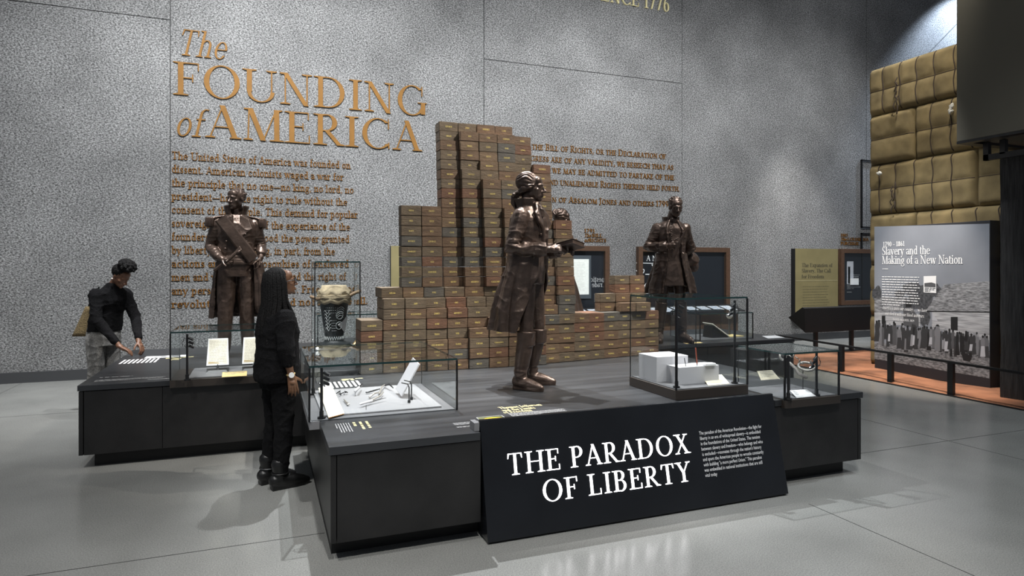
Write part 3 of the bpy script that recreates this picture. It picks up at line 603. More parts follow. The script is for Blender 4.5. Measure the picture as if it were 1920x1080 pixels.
# ---------------------------------------------------------------- print on the tops of the plinths
def deck(px, py, z=DT + .0006): return onZ(px, py, z)
UYY = V((0, 1, 0))
t = thing('deck_graphic', 'printed deck heading and text in front of the central statue', 'lettering', (1.6, 4, DT))
mb = MB()
for s, x0, x1, y in (('Thomas Jefferson', 938, 1018, 767), ('and the Limits', 943, 1006, 771.5), ('of Freedom', 946, 1000, 775.5)):
    a, b = deck(x0, y), deck(x1, y - (x1 - x0) * .08); letters(mb, s, a, UX, UYY, .06, b.x - a.x, .0006, W=.16, T=.07)
obj('heading', mb, 'pale_gold', t)
mb = MB(); greek(mb, deck(953, 776), UX, UYY, .42, 6, .016, .008, 0, 21, ragged=.05); greek(mb, deck(849, 794), UX, UYY, .2, 4, .016, .008, 0, 22, ragged=.05); greek(mb, deck(856, 801), UX, UYY, .18, 2, .016, .008, 0, 23, ragged=.1); obj('paragraph', mb, 'dim_white', t)
a = deck(892, 783); b = deck(939.5, 778.2); mb = MB().box(a.x, b.x, a.y - .16, a.y, DT - .001, DT + .001); pr = obj('picture', mb, mat('picture_ground', (.09, .1, .04), .5, var=.5, vscale=30), t)
mb = MB(); c = V(((a.x + b.x) / 2 + .01, a.y - .085, DT + .0016)); mb.poly([c + V((.075 * math.cos(i * .314), .05 * math.sin(i * .314), 0)) for i in range(20)])
mb.poly([c + V((.05 + .035 * math.cos(i * .6), -.02 + .02 * math.sin(i * .6), .0003)) for i in range(10)]); obj('golden_shape', mb, mat('picture_yellow', (.9, .55, .03), .4), pr)
mb = MB()
for x0, x1, y0, y1 in ((a.x, b.x, a.y - .004, a.y), (a.x, a.x + .004, a.y - .16, a.y), (b.x - .004, b.x, a.y - .16, a.y)): mb.box(x0, x1, y0, y1, DT, DT + .002)
obj('border', mb, 'dim_white', pr)
t = thing('deck_graphic', 'printed text facing left on the shiny plinth corner below the tool case', 'lettering', (.55, 3.9, DT)); mb = MB()
greek(mb, deck(684, 790), -UYY, UX, .2, 3, .04, .022, 0, 24)
obj('heading', mb, 'pale_gold', t); mb = MB(); greek(mb, deck(652, 793), -UYY, UX, .24, 6, .016, .008, 0, 25); obj('paragraph', mb, 'dim_white', t)
def stripes(label, x, y, z, n, w, ln, seed, right):
    t = thing('deck_graphic', label, 'lettering', (x, y, z)); mb = MB()
    for i in range(n): mb.box(x + i * w, x + i * w + w * .5, y - ln, y, z, z + .001)
    obj('stripe_print', mb, 'white', t)
    if right:
        mb = MB().box(x + .17, x + n * w + .22, y + .04, y + .2, z, z + .001); p = obj('white_plate', mb, 'white', t)
        mb = MB(); greek(mb, (x + .26, y + .16, z + .001), UX, UYY, .28, 3, .05, .03, 0, seed); obj('ornament', mb, 'case_grey', p)

        mb = MB().poly([(x + n * w + .1, y - .2, z + .0008), (x + n * w + .18, y - .2, z + .0008), (x + n * w + .2, y + .02, z + .0008), (x + n * w + .13, y + .02, z + .0008)]).poly([(x + n * w + .04, y - .06, z + .0008), (x + n * w + .3, y - .02, z + .0008), (x + n * w + .3, y + .03, z + .0008), (x + n * w + .04, y, z + .0008)])
        obj('pale_mark', mb, 'pale_gold', t)
    return t
a = deck(222, 682.5, PL + .0006)
t = stripes('white striped touch graphic under the bending visitor\'s hands', a.x, a.y + .3, PL + .0004, 9, .038, .3, 5, True)
t = thing('deck_graphic', 'small white text on the left plinth near its front corner', 'lettering', (-1.2, 6.3, PL)); mb = MB()
greek(mb, deck(186, 708.5, PL + .0006), UX, UYY, .5, 1, .05, .022, 0, 31); greek(mb, deck(180, 713, PL + .0006), UX, UYY, .52, 5, .02, .011, 0, 32, ragged=.03); a = deck(276, 712, PL + .0006); mb.poly([a, a + V((.17, 0, 0)), a + V((.17, .02, 0)), a + V((0, .02, 0))]); obj('paragraph', mb, 'dim_white', t)
t = thing('deck_graphic', 'white striped graphic behind the tool case on the front plinth', 'lettering', (.5, 5.7, DT)); mb = MB(); a = deck(592, 727)
for i in range(9): mb.box(a.x + .045 + i * .038, a.x + .064 + i * .038, 5.45, 5.72, DT, DT + .001)
obj('stripe_print', mb, 'white', t); mb = MB(); a = deck(640, 712); greek(mb, a, UX, UYY, .2, 2, .05, .03, 0, 27); obj('pale_mark', mb, 'pale_gold', t)
# ---------------------------------------------------------------- the wall of lettered bricks
def brickmat(n, c):
    return mat('brick_' + n, tuple(q * .75 for q in c), .7, col2=tuple(q * 1.3 for q in c), vscale=9, stretch=(1, 1, 3.2), bump=.35, bscale=26, obj_rand=True)
BC = {'brown': brickmat('brown', (.125, .078, .045)), 'grey-brown': brickmat('grey_brown', (.118, .088, .056)), 'slate': brickmat('slate', (.085, .078, .066)),
      'red-brown': brickmat('red_brown', (.13, .066, .038)), 'tan': brickmat('tan', (.15, .1, .058))}
BK = list(BC); rb = random.Random(4)
NAMES = 'HETTY,ISABEL,LEWIS,SARAH,PEG,PHOEBE,MARY,SUKE,JUNY,URSULA,MINERVA,BILL,BRADY,NANNY,CATE,COFFEY,STEPHEN,DINAH,TILDA,JERRY,ISRAEL,BILLY WARNER,LUCY,MARTIN,BILLY,UNKNOWN,CATEY,EVE HUBBARD,SALLY,RACHAEL,AUGUSTINE,JUPITER,SAM,NANCY,WILL,BETTY,TOM,JAMES,DAVY,AMY,NED,SIMON,HANNAH,LUCINDA,ISAAC,JOE,MOSES,PATTY,CAESAR,AGGY,ABRAM,CHARLES,PETER,DICK,EDWIN,HARRY,JENNY,KITTY,LILBURNE,SOLY,DANIEL,GEORGE,THRUSTON,REUBEN,ANNA,ESTHER,FANNY,GOLIAH,BARNABY,PHILLIS,YORK,WORMLEY'.split(',')
NM = {}
def name_mesh(s):
    if s not in NM:
        mb = MB(); P, wd = run(s, .16, .07); letters(mb, s, (0, 0, 0), UX, UZ, .0155, min(wd * .0135, .15), .0008, align='c', W=.16, T=.07)
        NM[s] = mb.mesh('name_' + s.lower().replace(' ', '_')); NM[s].materials.append(M['gold_name'])
    return NM[s]
BMESH = {}
def brick_mesh(wd, dp, col, k):
    key = (round(wd, 3), dp, col, k)
    if key not in BMESH:
        r = random.Random(hash((k, wd, dp)) & 0xffff); mb = MB(); j = lambda a: r.uniform(-a, a); h = .097
        x0, x1 = .001, wd - .001
        mb.hexa([(x0 + j(.001), j(.003), 0), (x1 + j(.001), j(.003), 0), (x1, dp, 0), (x0, dp, 0), (x0 + j(.001), j(.003), h + j(.002)), (x1 + j(.001), j(.003), h + j(.002)), (x1, dp, h), (x0, dp, h)])
        me = mb.mesh('brick'); bm = bmesh.new(); bm.from_mesh(me); bmesh.ops.bevel(bm, geom=bm.edges[:], offset=.0035, segments=2, affect='EDGES'); bm.to_mesh(me); bm.free()
        me.materials.append(BC[col]); BMESH[key] = me
    return BMESH[key]
ORD = ['', 'first', 'second', 'third', 'fourth', 'fifth', 'sixth', 'seventh', 'eighth', 'ninth', 'tenth', 'eleventh', 'twelfth', 'thirteenth', 'fourteenth', 'fifteenth', 'sixteenth', 'seventeenth', 'eighteenth']
last = [None]
def brick(x, y, row, wd, dp, label, force=None):
    c = force or rb.choice(['brown'] * 6 + ['grey-brown'] * 5 + ['slate'] * 2 + ['red-brown'] * 2 + ['tan'])
    o = bpy.data.objects.new('brick', brick_mesh(wd, dp, c, rb.randrange(4))); C.objects.link(o)
    o.location = (x, y + rb.uniform(-.006, .006), DT + row * .1)
    tag(o, c + ' ' + label, 'brick', 'lettered bricks of the stacked wall')
    n = bpy.data.objects.new('lettering', name_mesh(rb.choice(NAMES))); C.objects.link(n); n.parent = o; n.location = (wd / 2, -.0042, .04)
    return o
def block(cols, sec):
    """cols: list of (x, width, {row: front y}, depth); labels count columns from the left and courses from the top"""
    rows = sorted({r for c in cols for r in c[2]}, reverse=True)
    for r in rows:
        i = 0
        for x, wd, fr, dp in cols:
            if r in fr:
                i += 1; brick(x, fr[r], r, wd, dp, 'brick, %s from left, %s course from top of the %s' % (ORD[i], ORD[rows.index(r) + 1], sec))
cols = []
for k in range(9):
    if k == 0: fr = {r: 6.03 for r in range(5)}
    else:
        fr = {7: 6.13}
        for r in range(7): fr[r] = 6.02
        if k >= 3: fr[6] = 6.07
        if k in (3, 4):
            for r in range(3): fr[r] = 5.985
        if k in (5, 6, 7, 8):
            fr[4] = fr[5] = 6.03 if k == 5 else 6.05
            for r in range(4): fr[r] = 5.97
            if k > 5: fr[4] = 5.99; 
    cols.append((.835 + .207 * k, .203, fr, .36))
block(cols, 'lower left block')
block([(1.237 + .205 * k, .202, {r: 6.17 - .004 * (15 - r) for r in range(8, 16)}, .12) for k in (0, 1)], 'left step')
def ty(j, t):
    s = 0
    if j == 1: s = [0, .06, .05, .05, .035][t] if t < 5 else .07
    if j == 2: s = [0, .06, .06, .06, .07, .07][t] if t < 6 else .13
    if j == 3: s = [0, .06, .06, .06, .07, .07][t] if t < 6 else (.13 if t < 9 else .18)
    if j == 4: s = .02 if t < 6 else .12
    if j == 5: s = .05
    if j == 6: s = .10
    return 6.40 - .011 * t - s
cols = []
for j in range(5): cols.append((1.68 + .2025 * j, .2, {24 - t: ty(j, t) for t in range(0 if j < 4 else 1, 17)}, .17))
block(cols, 'tall tower')
block([(1.68 + .2025 * j, .2, {r: ty(j, 24 - r) for r in range(6, 25 - (4 if j == 5 else 10))}, .17) for j in (5, 6)], 'right flank')
block([(2.69 + .2 * j, .197, {5: 6.1}, .3) for j in (0, 1)], 'short ledge')
block([(2.69 + .192 * k, .189, {r: 6.05 + .026 * k for r in range(5)}, .34) for k in range(8)], 'low right wall')
block([(3.5 + .2 * k, .197, {r: 6.3 for r in (5, 6)}, .13) for k in range(3)], 'lower small stack')
block([(3.72 + .2 * k, .197, {r: 6.36 for r in (7, 8)}, .13) for k in range(2)], 'upper small stack')
block([(3.69 + .19 * k, .187, {5: 6.16}, .12) for k in range(2)], 'front row')
# ---------------------------------------------------------------- glass cases
def case(label, x0, x1, y0, y1, z0, z1, base=None, th=.008, corners=True):
    t = thing('glass_case', label, 'glass case', ((x0 + x1) / 2, (y0 + y1) / 2, z0))
    g = [(x0, x1, y0, y0 + th, z0, z1 - th), (x0, x1, y1 - th, y1, z0, z1 - th), (x0, x0 + th, y0 + th, y1 - th, z0, z1 - th), (x1 - th, x1, y0 + th, y1 - th, z0, z1 - th), (x0, x1, y0, y1, z1 - th, z1)]
    for a in g: obj('glass_pane', MB().box(*a), 'glass', t)
    e = .0015; mb = MB(); h = .013
    mb.box(x0 - e, x1 + e, y0 - e, y0, z1 - h, z1).box(x0 - e, x1 + e, y1, y1 + e, z1 - h, z1).box(x0 - e, x0, y0, y1, z1 - h, z1).box(x1, x1 + e, y0, y1, z1 - h, z1)
    obj('top_edge', mb, 'glass_edge', t)
    if corners:
        c = .006
        for x in (x0, x1):
            for y in (y0, y1):
                q = c if y == y0 else .003
                obj('corner_seal', MB().box(x - q, x + q, y - q, y + q, z0, z1 - h), 'black_edge', t)
    if base:
        b0, b1, ov = base
        obj('base', MB().box(x0 - ov, x1 + ov, y0 - ov, y1 + ov, b0, b1), 'tray', t, bevel=.003)
    return t
def light_post(label, x, y, z0, z1, side=1, cable=True, cluster=True, lamp=None):
    t = thing('light_post', label, 'light post', (x, y, z0))
    obj('pole', MB().tube([(x, y, z0), (x, y, z1)], .0095, 12, cap=False), 'black', t, smooth=True, angle=40)
    obj('foot', MB().tube([(x, y, z0), (x, y, z0 + .012)], .026, 16, cap=False).tube([(x, y, z0 + .01), (x, y, z0 + .05)], .014, 14, cap=False), 'black', t, smooth=True, angle=40)
    if cluster:
        for i in range(3):
            a = V((x + side * .012, y - .01 + .012 * i, z1 - .03 - .035 * i)); d = V((side * .035, -.012 + .01 * i, -.018))
            f = obj('fixture', MB().tube([a, a + d], .011, 10, cap=False), 'black', t, smooth=True, angle=40)
            obj('lens', MB().tube([a + d, a + d * 1.06], .009, 10, cap=False), 'steel', f)
    if lamp: spot(x + side * .06, y - .0, z1 - .05, *lamp[:3], lamp[3] / LS, 95, .8, (.96, .98, 1), .01)
    if cable:
        pts = [(x - side * (.01 + .03 * math.sin(i * .45)), y, z1 - .03 - .012 * i + .012 * math.sin(i * 2.2)) for i in range(9)]
        obj('cable', MB().tube(pts, .0028, 6), 'black', t, smooth=True)
    return t
def slab(name, label, cat, pts, th, m, edge=None, greekargs=None, ink='ink_grey'):
    """a card or board given by four corners of its upper face (front left, front right, back right, back left)"""
    p = [V(q) for q in pts]; n = (p[1] - p[0]).cross(p[3] - p[0]).normalized()
    o = obj(name, MB().hexa([q - n * th for q in p] + p), m); tag(o, label, cat)
    if greekargs:
        mb = MB(); ux, uy = p[1] - p[0], p[3] - p[0]; greek(mb, p[0] + ux * .1 + uy * .84 + n * .0004, ux, uy, ux.length * .8, *greekargs); obj('printed_text', mb, ink, o)
    return o
# ---- tool case on the front plinth, left
t = case('wide low glass case of small tools on the front plinth beside the woman in black', .272, 1.255, 4.30, 5.37, DT + .002, 1.012)
BZ = DT + .018
obj('case_floor', MB().box(.285, 1.245, 4.312, 5.36, DT + .002, DT + .006), 'tray_floor', t)
obj('display_board', MB().box(.36, 1.17, 4.385, 5.29, DT + .006, BZ), 'board', t, bevel=.003)
obj('overhang_tray', MB().box(.272, .336, 4.30, 5.37, DT - .05, DT + .0015), 'board', t)
P2 = lambda px, py: onZ(px, py, BZ + .001)
a, b, c, d = P2(616, 783), P2(645.5, 775), P2(622, 730.5), P2(597, 736)
up = V((0, 0, .035)); o = slab('label_card', 'cream text card leaning in the front corner of the tool case', 'card', (a, b, c + up, d + up), .004, 'cream', None, (9, .03, .012))
obj('card_edge', MB().hexa([a + V((0, -.006, -.004)), b + V((0, -.006, -.004)), b + V((0, 0, -.004)), a + V((0, 0, -.004)), a + V((0, -.006, .001)), b + V((0, -.006, .001)), b, a]), mat('orange_edge', (.6, .25, .05), .6), o)
light_post('dark light post in the front left corner of the tool case', *P2(603, 781).xy, DT + .006, .99, 1, lamp=(.72, 4.6, BZ, 7))
light_post('dark light post in the back left corner of the tool case', *P2(587.5, 737).xy, DT + .006, .985, 1, cable=False)
# slanted tablet on two legs
a, b = P2(748, 739), onZ(778, 738, BZ)
t = thing('tablet_stand', 'white tablet leaning on two bent rods in the tool case', 'tablet', P2(768, 752))
p0 = P2(757, 744) + V((0, 0, .05)); dx, dz = .115, .235
q = [p0 + V((-.02, -.05, -.04)), p0 + V((dx, -.05, dz - .04)), p0 + V((dx, .17, dz - .02)), p0 + V((-.02, .17, -.02))]
n = V((dz, 0, -dx)).normalized() * .012
obj('tablet', MB().hexa(q + [v - n for v in q]), 'white_block', t, bevel=.003)
obj('boss', MB().tube([p0 + V((.07, .05, .10)), p0 + V((.085, .05, .09))], .014, 12, cap=False), 'steel', t)
for px, py in ((767, 755), (771.5, 749.5)):
    f = P2(px, py); obj('rod', MB().tube([f, f + V((0, 0, .11)), f + V((-.01, 0, .135)), f + V((-.05, .01, .145))], .005, 8), 'steel', t, smooth=True)
    obj('foot', MB().tube([f, f + V((0, 0, .018))], .011, 10, cap=False), 'black', t)
def small(name, label, cat, mb, m, smooth=True): return tag(obj(name, mb, m, smooth=smooth, angle=40), label, cat, 'small tools in the tool case')
u = V((0, 0, .012))
a, b, c = P2(676, 764), P2(697, 758), P2(724, 752)
k = thing('knife', 'small knife with white handle lying in the tool case', 'knife', a)
obj('handle', MB().tube([a + u * 2, b + u * 2], [.008, .010], 8), 'white_block', k, smooth=True); obj('blade', MB().hexa([b + u * 2 + V((0, -.008, -.002)), c + u * 2 + V((0, -.002, -.002)), c + u * 2 + V((0, .004, -.002)), b + u * 2 + V((0, .008, -.002)), b + u * 2 + V((0, -.008, 0)), c + u * 2 + V((0, -.002, 0)), c + u * 2 + V((0, .004, 0)), b + u * 2 + V((0, .008, 0))]), 'steel', k)
obj('pin', MB().tube([P2(686.5, 768), P2(686.5, 768) + V((0, 0, .03))], .002, 6), 'steel', k)
mb = MB()
for i in range(6): c = P2(633 + i * 3 + (i % 2) * 3, 739 + (i * 7 % 5)); mb.tube([c + u, c + u + V((.02 * math.cos(i * 1.9), .025 * math.sin(i * 1.9), .012)), c + u + V((.03 * math.cos(i * 1.9 + 1), .02, .0))], .004, 6)
small('key_bunch', 'dark bunch of small iron keys in the tool case', 'keys', mb, 'black')
c, d = P2(645, 752), P2(653, 761); small('spoon', 'small dark spoon pinned beside the keys', 'spoon', MB().tube([c + u, d + u], [.004, .007], 8).ball(d + u, (.012, .012, .005)), 'iron')
c, d = P2(666, 742), P2(679, 731); e = thing('razor', 'white handled razor standing on pins in the tool case', 'razor', c)
obj('handle', MB().tube([c + u * 3, c + u * 3 + V((.03, .02, .02))], .011, 8), 'white_block', e, smooth=True); obj('blade', MB().tube([c + u * 3 + V((.03, .02, .02)), d + u * 4], [.010, .004], 8), 'black', e, smooth=True); obj('pin', MB().tube([c, c + u * 3], .002, 6), 'steel', e)
for i, (x0, y0, x1, y1, lab) in enumerate(((687, 739, 712, 735, 'long dark file lying at the back of the tool case'), (694, 755, 719, 741, 'curved grey tongs in the middle of the tool case'), (693, 748, 710, 742, 'short grey pliers beside the curved tongs'), (711, 741, 721, 727, 'pale slim scraper raised on pins in the tool case'), (722, 726, 737, 733, 'dark twisted hook at the back of the tool case'))):
    a, b = P2(x0, y0), P2(x1, y1); m = (a + b) / 2 + u * (1.5 + i * .5) + V((.02 if i == 1 else 0, -.02 if i in (1, 4) else 0, 0))
    small('hand_tool', lab, 'tool', MB().tube([a + u, m, b + u * 2], [.006, .007, .004], 8).tube([a + u + V((.0, .014, 0)), m], .005, 6), 'iron' if i in (1, 2, 3) else 'black')
# ---- letter case on the left plinth
LX0, LX1 = -.738, .28
t = case('wide low glass case of two letters on the left plinth', LX0, LX1, 6.085, 6.72, PL + .002, 1.098)
obj('case_tray', MB().box(LX0 - .004, LX1, 6.075, 6.72, PL - .06, PL + .002), 'tray', t)
obj('display_board', MB().box(LX0 + .13, LX1 - .1, 6.13, 6.66, PL + .002, PL + .014), 'board', t, bevel=.003)
light_post('dark light post at the left end of the letter case', *onZ(351, 711, PL + .014).xy, PL + .004, 1.08, 1, lamp=(-.2, 6.35, PL, 7))
def letter(label, x0, x1, seed):
    z = PL + .014; y = 6.42; t = thing('letter_stand', label, 'letter', ((x0 + x1) / 2, y, z))
    obj('stand_plate', MB().hexa([(x0, y - .12, z), (x1, y - .12, z), (x1, y, z), (x0, y, z), (x0 + .02, y - .1, z + .02), (x1 - .02, y - .1, z + .02), (x1, y, z + .025), (x0, y, z + .025)]), 'steel', t)
    obj('post', MB().tube([((x0 + x1) / 2, y - .03, z + .02), ((x0 + x1) / 2, y - .02, z + .06)], .01, 8, cap=False), 'steel', t)
    a = [V((x0, y - .03, z + .055)), V((x1, y - .03, z + .055)), V((x1 - .01, y + .055, z + .29)), V((x0 + .01, y + .055, z + .29))]; n = V((0, .94, -.34)) * .006
    b = obj('mount', MB().hexa([v + n for v in a] + a), 'white', t)
    i = lambda u, v: a[0].lerp(a[1], u).lerp(a[3].lerp(a[2], u), v) - n * .15
    p = obj('sheet', MB().poly([i(.05, .04), i(.95, .04), i(.95, .96), i(.05, .96)]), 'paper', t)
    mb = MB(); greek(mb, i(.1, .88) - n * .1, UX, a[3] - a[0], (x1 - x0) * .8, 15, .0145, .006, 0, seed, ragged=.05); obj('handwriting', mb, mat('letter_ink', (.45, .41, .33), .8), p)
    mb = MB().poly([i(.08, .06) - n * .1, i(.6, .06) - n * .1, i(.5, .1) - n * .1, i(.08, .15) - n * .1]); obj('stain', mb, mat('letter_stain', (.5, .38, .2), .8), p)
z = PL + .05
letter('left of the two old letters standing in the letter case', onY(387, 690, 6.39).x, onY(429, 690, 6.39).x, 41)
letter('right of the two old letters, half hidden by the woman', onY(454, 690, 6.39).x, onY(497, 690, 6.39).x, 43)
a, b = onZ(416, 707, PL + .016), onZ(463, 703, PL + .016); slab('label_card', 'ochre caption strip lying before the two letters', 'card', (a, V((b.x, a.y, a.z)), V((b.x, a.y + .08, a.z + .03)), a + V((0, .08, .03))), .004, 'ochre', None, (3, .018, .007))
# ---- drum case
t = case('tall glass case holding the carved drum behind the front plinth', .54, 1.045, 7.6, 8.1, PL + .002, 1.712, corners=True)
obj('case_floor', MB().box(.55, 1.035, 7.61, 8.09, PL + .001, PL + .016), 'board', t)
dx, dy = .775, 7.82; z0 = PL + .016
t = thing('carved_drum', 'dark carved drum with a cloth tied over its head', 'drum', (dx, dy, z0))
prof = [(.20, 0), (.20, .02), (.19, .045), (.15, .05), (.115, .07), (.105, .1), (.11, .15), (.125, .25), (.14, .35), (.155, .45), (.165, .53), (.17, .57)]
M['drum_wood'] = mat('drum_wood', (.016, .02, .021), .5, var=.4, vscale=20, bump=.3, bscale=30)
obj('body', MB().loft([[(dx + r * math.cos(i * .2244), dy + r * math.sin(i * .2244), z0 + z) for i in range(28)] for r, z in prof]), 'drum_wood', t, smooth=True, angle=50)
M['drum_line'] = mat('carved_line', (.42, .45, .45), .7)
mb = MB(); rr = lambda z: .11 + (.165 - .11) * max(0, (z - .15)) / .38 + .003
def on_drum(a, z): r = rr(z); return (dx + r * math.sin(a), dy - r * math.cos(a), z0 + z)
for i in range(6): mb.tube([on_drum(-.95 + .08 * j, .22 + .04 * i + .022 * math.sin(j * 1.2)) for j in range(8)], .004, 5)
for k in range(2): mb.tube([on_drum(.35 + .3 * math.cos(j * .628), .26 + .12 * k + .045 * math.sin(j * .628)) for j in range(11)], .004, 5)
for i in range(5): mb.tube([on_drum(.1 + .1 * j, .45 - .025 * i + .03 * math.sin(j * .5)) for j in range(7)], .0035, 5)
for i in range(24): mb.ball(on_drum(-.7 + .14 * (i % 8), .47 - .03 * (i // 8)), .0045, nu=6, nv=4)
for i in range(20): mb.ball(on_drum(-.3 + .12 * (i % 4), .2 + .03 * (i // 4)), .004, nu=6, nv=4)
for i in range(12): mb.tube([on_drum(-1.4 + .24 * i, .09), on_drum(-1.28 + .24 * i, .13), on_drum(-1.16 + .24 * i, .09)], .004, 5)
obj('carving', mb, 'drum_line', t, smooth=True)
M['drum_cloth'] = mat('drum_cloth', (.42, .34, .22), .85, var=.25, vscale=14, bump=.3, bscale=30)
mb = MB(); rings = []
for r, z, am in ((.185, .52, .012), (.19, .56, .012), (.175, .6, .008), (.19, .63, .014), (.185, .66, .012), (.15, .69, .01), (.14, .725, .006), (.12, .73, 0), (.02, .73, 0)):
    rings.append([(dx + (r + am * math.sin(7 * i * .1745 + z * 60)) * math.cos(i * .1745), dy + (r + am * math.sin(7 * i * .1745 + z * 60)) * math.sin(i * .1745), z0 + z + am * math.sin(i * 1.3)) for i in range(36)])
cl = obj('cloth_cover', mb.loft(rings), 'drum_cloth', t, smooth=True)
mb = MB()
for k in range(3): mb.tube([(dx + .192 * math.cos(i * .3), dy + .192 * math.sin(i * .3), z0 + .585 + .012 * k + .006 * math.sin(i * 2 + k)) for i in range(22)], .009, 6)
obj('rope', mb, 'drum_cloth', cl, smooth=True)
for s, e in ((-1, (-.33, -.08, .60)), (1, (.36, -.06, .66))):
    obj('peg', MB().tube([(dx + s * .14, dy - .08, z0 + .59), (dx + e[0] * .6, dy + e[1] * 1.2, z0 + e[2] - .03), (dx + e[0] * .8, dy + e[1], z0 + e[2])], .02, 8), mat('peg_wood', (.2, .13, .07), .6), t, smooth=True)
obj('paper_flap', MB().extr([on_drum(.2, .27), on_drum(1.2, .17), on_drum(1.25, .36)], (.01, -.012, 0)), 'dim_white', t)
c = onY(595, 663, 7.66); t = thing('case_lamp', 'tiny bright lamp at the lower left corner of the drum case', 'lamp', (c.x, c.y, PL + .016))
obj('housing', MB().tube([(c.x, c.y + .012, PL + .014), (c.x, c.y + .01, max(c.z, PL + .03) - .008)], .012, 10, cap=False), 'black', t); obj('bulb', MB().ball((c.x, c.y, max(c.z, PL + .03)), .011), 'led', t, smooth=True)
tag(obj('brass_fitting', MB().tube([(.98, 7.66, PL + .03), (1.03, 7.7, PL + .085)], .03, 10, cap=False), mat('brass', (.5, .33, .15), .35, metal=.6), smooth=True, angle=40), 'short brass cylinder lying beside the drum foot', 'fitting')
# ---- low case far behind the drum
case('low glass case far behind the drum case', .62, 1.5, 8.25, 8.8, PL + .002, 1.05)
# ---- pencil case on the front plinth, right
CX0, CX1, CY0, CY1 = 2.87, 3.535, 4.01, 4.65; BT = DT + .075
t = case('tall glass case of writing tools on the front plinth behind the slanted sign', CX0, CX1, CY0, CY1, BT, 1.415, base=(DT + .001, BT, .006))
obj('case_floor', MB().box(CX0 + .012, CX1 - .012, CY0 + .012, CY1 - .012, BT, BT + .006), 'tray_floor', t)
zf = BT + .006
light_post('dark light post at the front left corner of the writing tool case', *onZ(1268.5, 727, zf).xy, zf, 1.385, 1)
light_post('dark light post at the right front of the writing tool case', *onZ(1377.5, 719, zf).xy, zf, 1.385, -1, lamp=(3.2, 4.3, zf + .1, 6))
def blockthing(label, x0, x1, y0, y1, h):
    return tag(obj('display_block', MB().box(x0, x1, y0, y1, zf, zf + h), 'white_block', bevel=.002), label, 'block')
a = onZ(1231, 717, zf); blockthing('larger white display block at the back of the writing tool case', a.x, a.x + .3, a.y, a.y + .26, .2)
b = onZ(1273, 722, zf); b2 = onZ(1352, 717, zf); blockthing('smaller white display block in front of the larger one', b.x, b2.x, b.y, b.y + .17, .135)
zt = zf + .136
c = onZ(1307, 687, zt); q = thing('pencil', 'red pencil standing upright on the smaller white block', 'pencil', c)
obj('shaft', MB().tube([c + V((0, 0, .02)), c + V((-.014, 0, .145))], .0045, 8, cap=False), mat('pencil_red', (.4, .08, .04), .5), q); obj('tip', MB().tube([c, c + V((0, 0, .022))], [.0012, .0045], 8, cap=False), 'black', q)
c = onZ(1286, 687, zt); tag(obj('pen', MB().tube([c, c + V((-.014, 0, .065))], .003, 8), 'steel', smooth=True), 'short steel pen standing left of the red pencil', 'pen')
c = onZ(1333, 686, zt); tag(obj('notebook', MB().box(c.x - .045, c.x + .05, c.y, c.y + .06, zt, zt + .018), 'white', bevel=.003), 'small white notebook lying on the smaller white block', 'notebook')
a, b, c_, d_ = onZ(1328, 722.5, zf + .004), onZ(1368, 719, zf + .004), onZ(1353, 702, zf + .03), onZ(1315, 705, zf + .03)
slab('label_card', 'cream label card leaning at the front of the writing tool case', 'card', (a, b, c_, d_), .004, 'cream', None, (4, .016, .006))
# ---- shackle case
SX0, SX1, SY0, SY1 = 3.625, 4.165, 3.715, 4.215
t = case('low glass case of iron shackles at the right end of the front plinth', SX0, SX1, SY0, SY1, DT + .002, 1.003)
obj('case_tray', MB().box(SX0 - .006, SX1 + .006, SY0 - .012, SY1, DT - .058, DT + .001), 'tray', t)
obj('case_floor', MB().box(SX0 + .012, SX1 - .012, SY0 + .012, SY1 - .012, DT + .001, DT + .007), 'tray_floor', t)
zf = DT + .007
light_post('dark light post at the front left of the shackle case', *onZ(1478, 749, zf).xy, zf, .985, 1, cable=False, cluster=False)
light_post('dark light post at the right of the shackle case', *onZ(1531, 741.5, zf).xy, zf, .985, -1, lamp=(3.85, 3.95, zf, 4))
t = thing('shackles', 'pair of old iron shackles joined by a chain, raised on rods', 'shackles', onZ(1505, 735, zf))
Y0 = 3.98
def torus(mb, c, r, tr, rot, n=22, a0=0, a1=360):
    mb.tube([V(c) + rot @ V((r * math.cos(R(a0 + (a1 - a0) * i / n)), r * math.sin(R(a0 + (a1 - a0) * i / n)), 0)) for i in range(n + 1)], tr, 8)
c = onY(1512, 687, Y0); rot = Matrix.Rotation(R(-15), 3, 'Y') @ Matrix.Rotation(R(20), 3, 'X')
mb = MB(); torus(mb, c, .06, .0105, rot, 24, 20, 330); e = c + rot @ V((.06, .01, 0)); mb.tube([c + rot @ V((.03, -.05, 0)), c + rot @ V((.085, -.03, 0))], .011, 8).tube([e, e + V((.0, 0, .02))], .006, 6); obj('cuff', mb, 'iron', t, smooth=True)
c2 = onY(1497, 700, Y0 - .05); mb = MB().tube([onY(1481, 681, Y0 - .05), onY(1491, 690, Y0 - .05), c2, onY(1511, 707, Y0 - .05)], [.012, .011, .013, .015], 9); obj('bar', mb, 'iron', t, smooth=True)
c3 = onY(1467, 669, Y0 - .04); mb = MB(); torus(mb, c3, .024, .009, Matrix.Rotation(R(70), 3, 'X')); obj('cuff', mb, 'iron', t, smooth=True)
pts = [(1471, 669), (1476, 667), (1482, 668), (1488, 667), (1494, 671), (1499, 677), (1503, 681)]
for i, p in enumerate(pts):
    mb = MB(); torus(mb, onY(*p, Y0 - .02), .0125, .004, Matrix.Rotation(R(90 * (i % 2) + 20), 3, 'X') @ Matrix.Rotation(R(30), 3, 'Y'), 10); obj('chain_link', mb, 'iron', t, smooth=True)
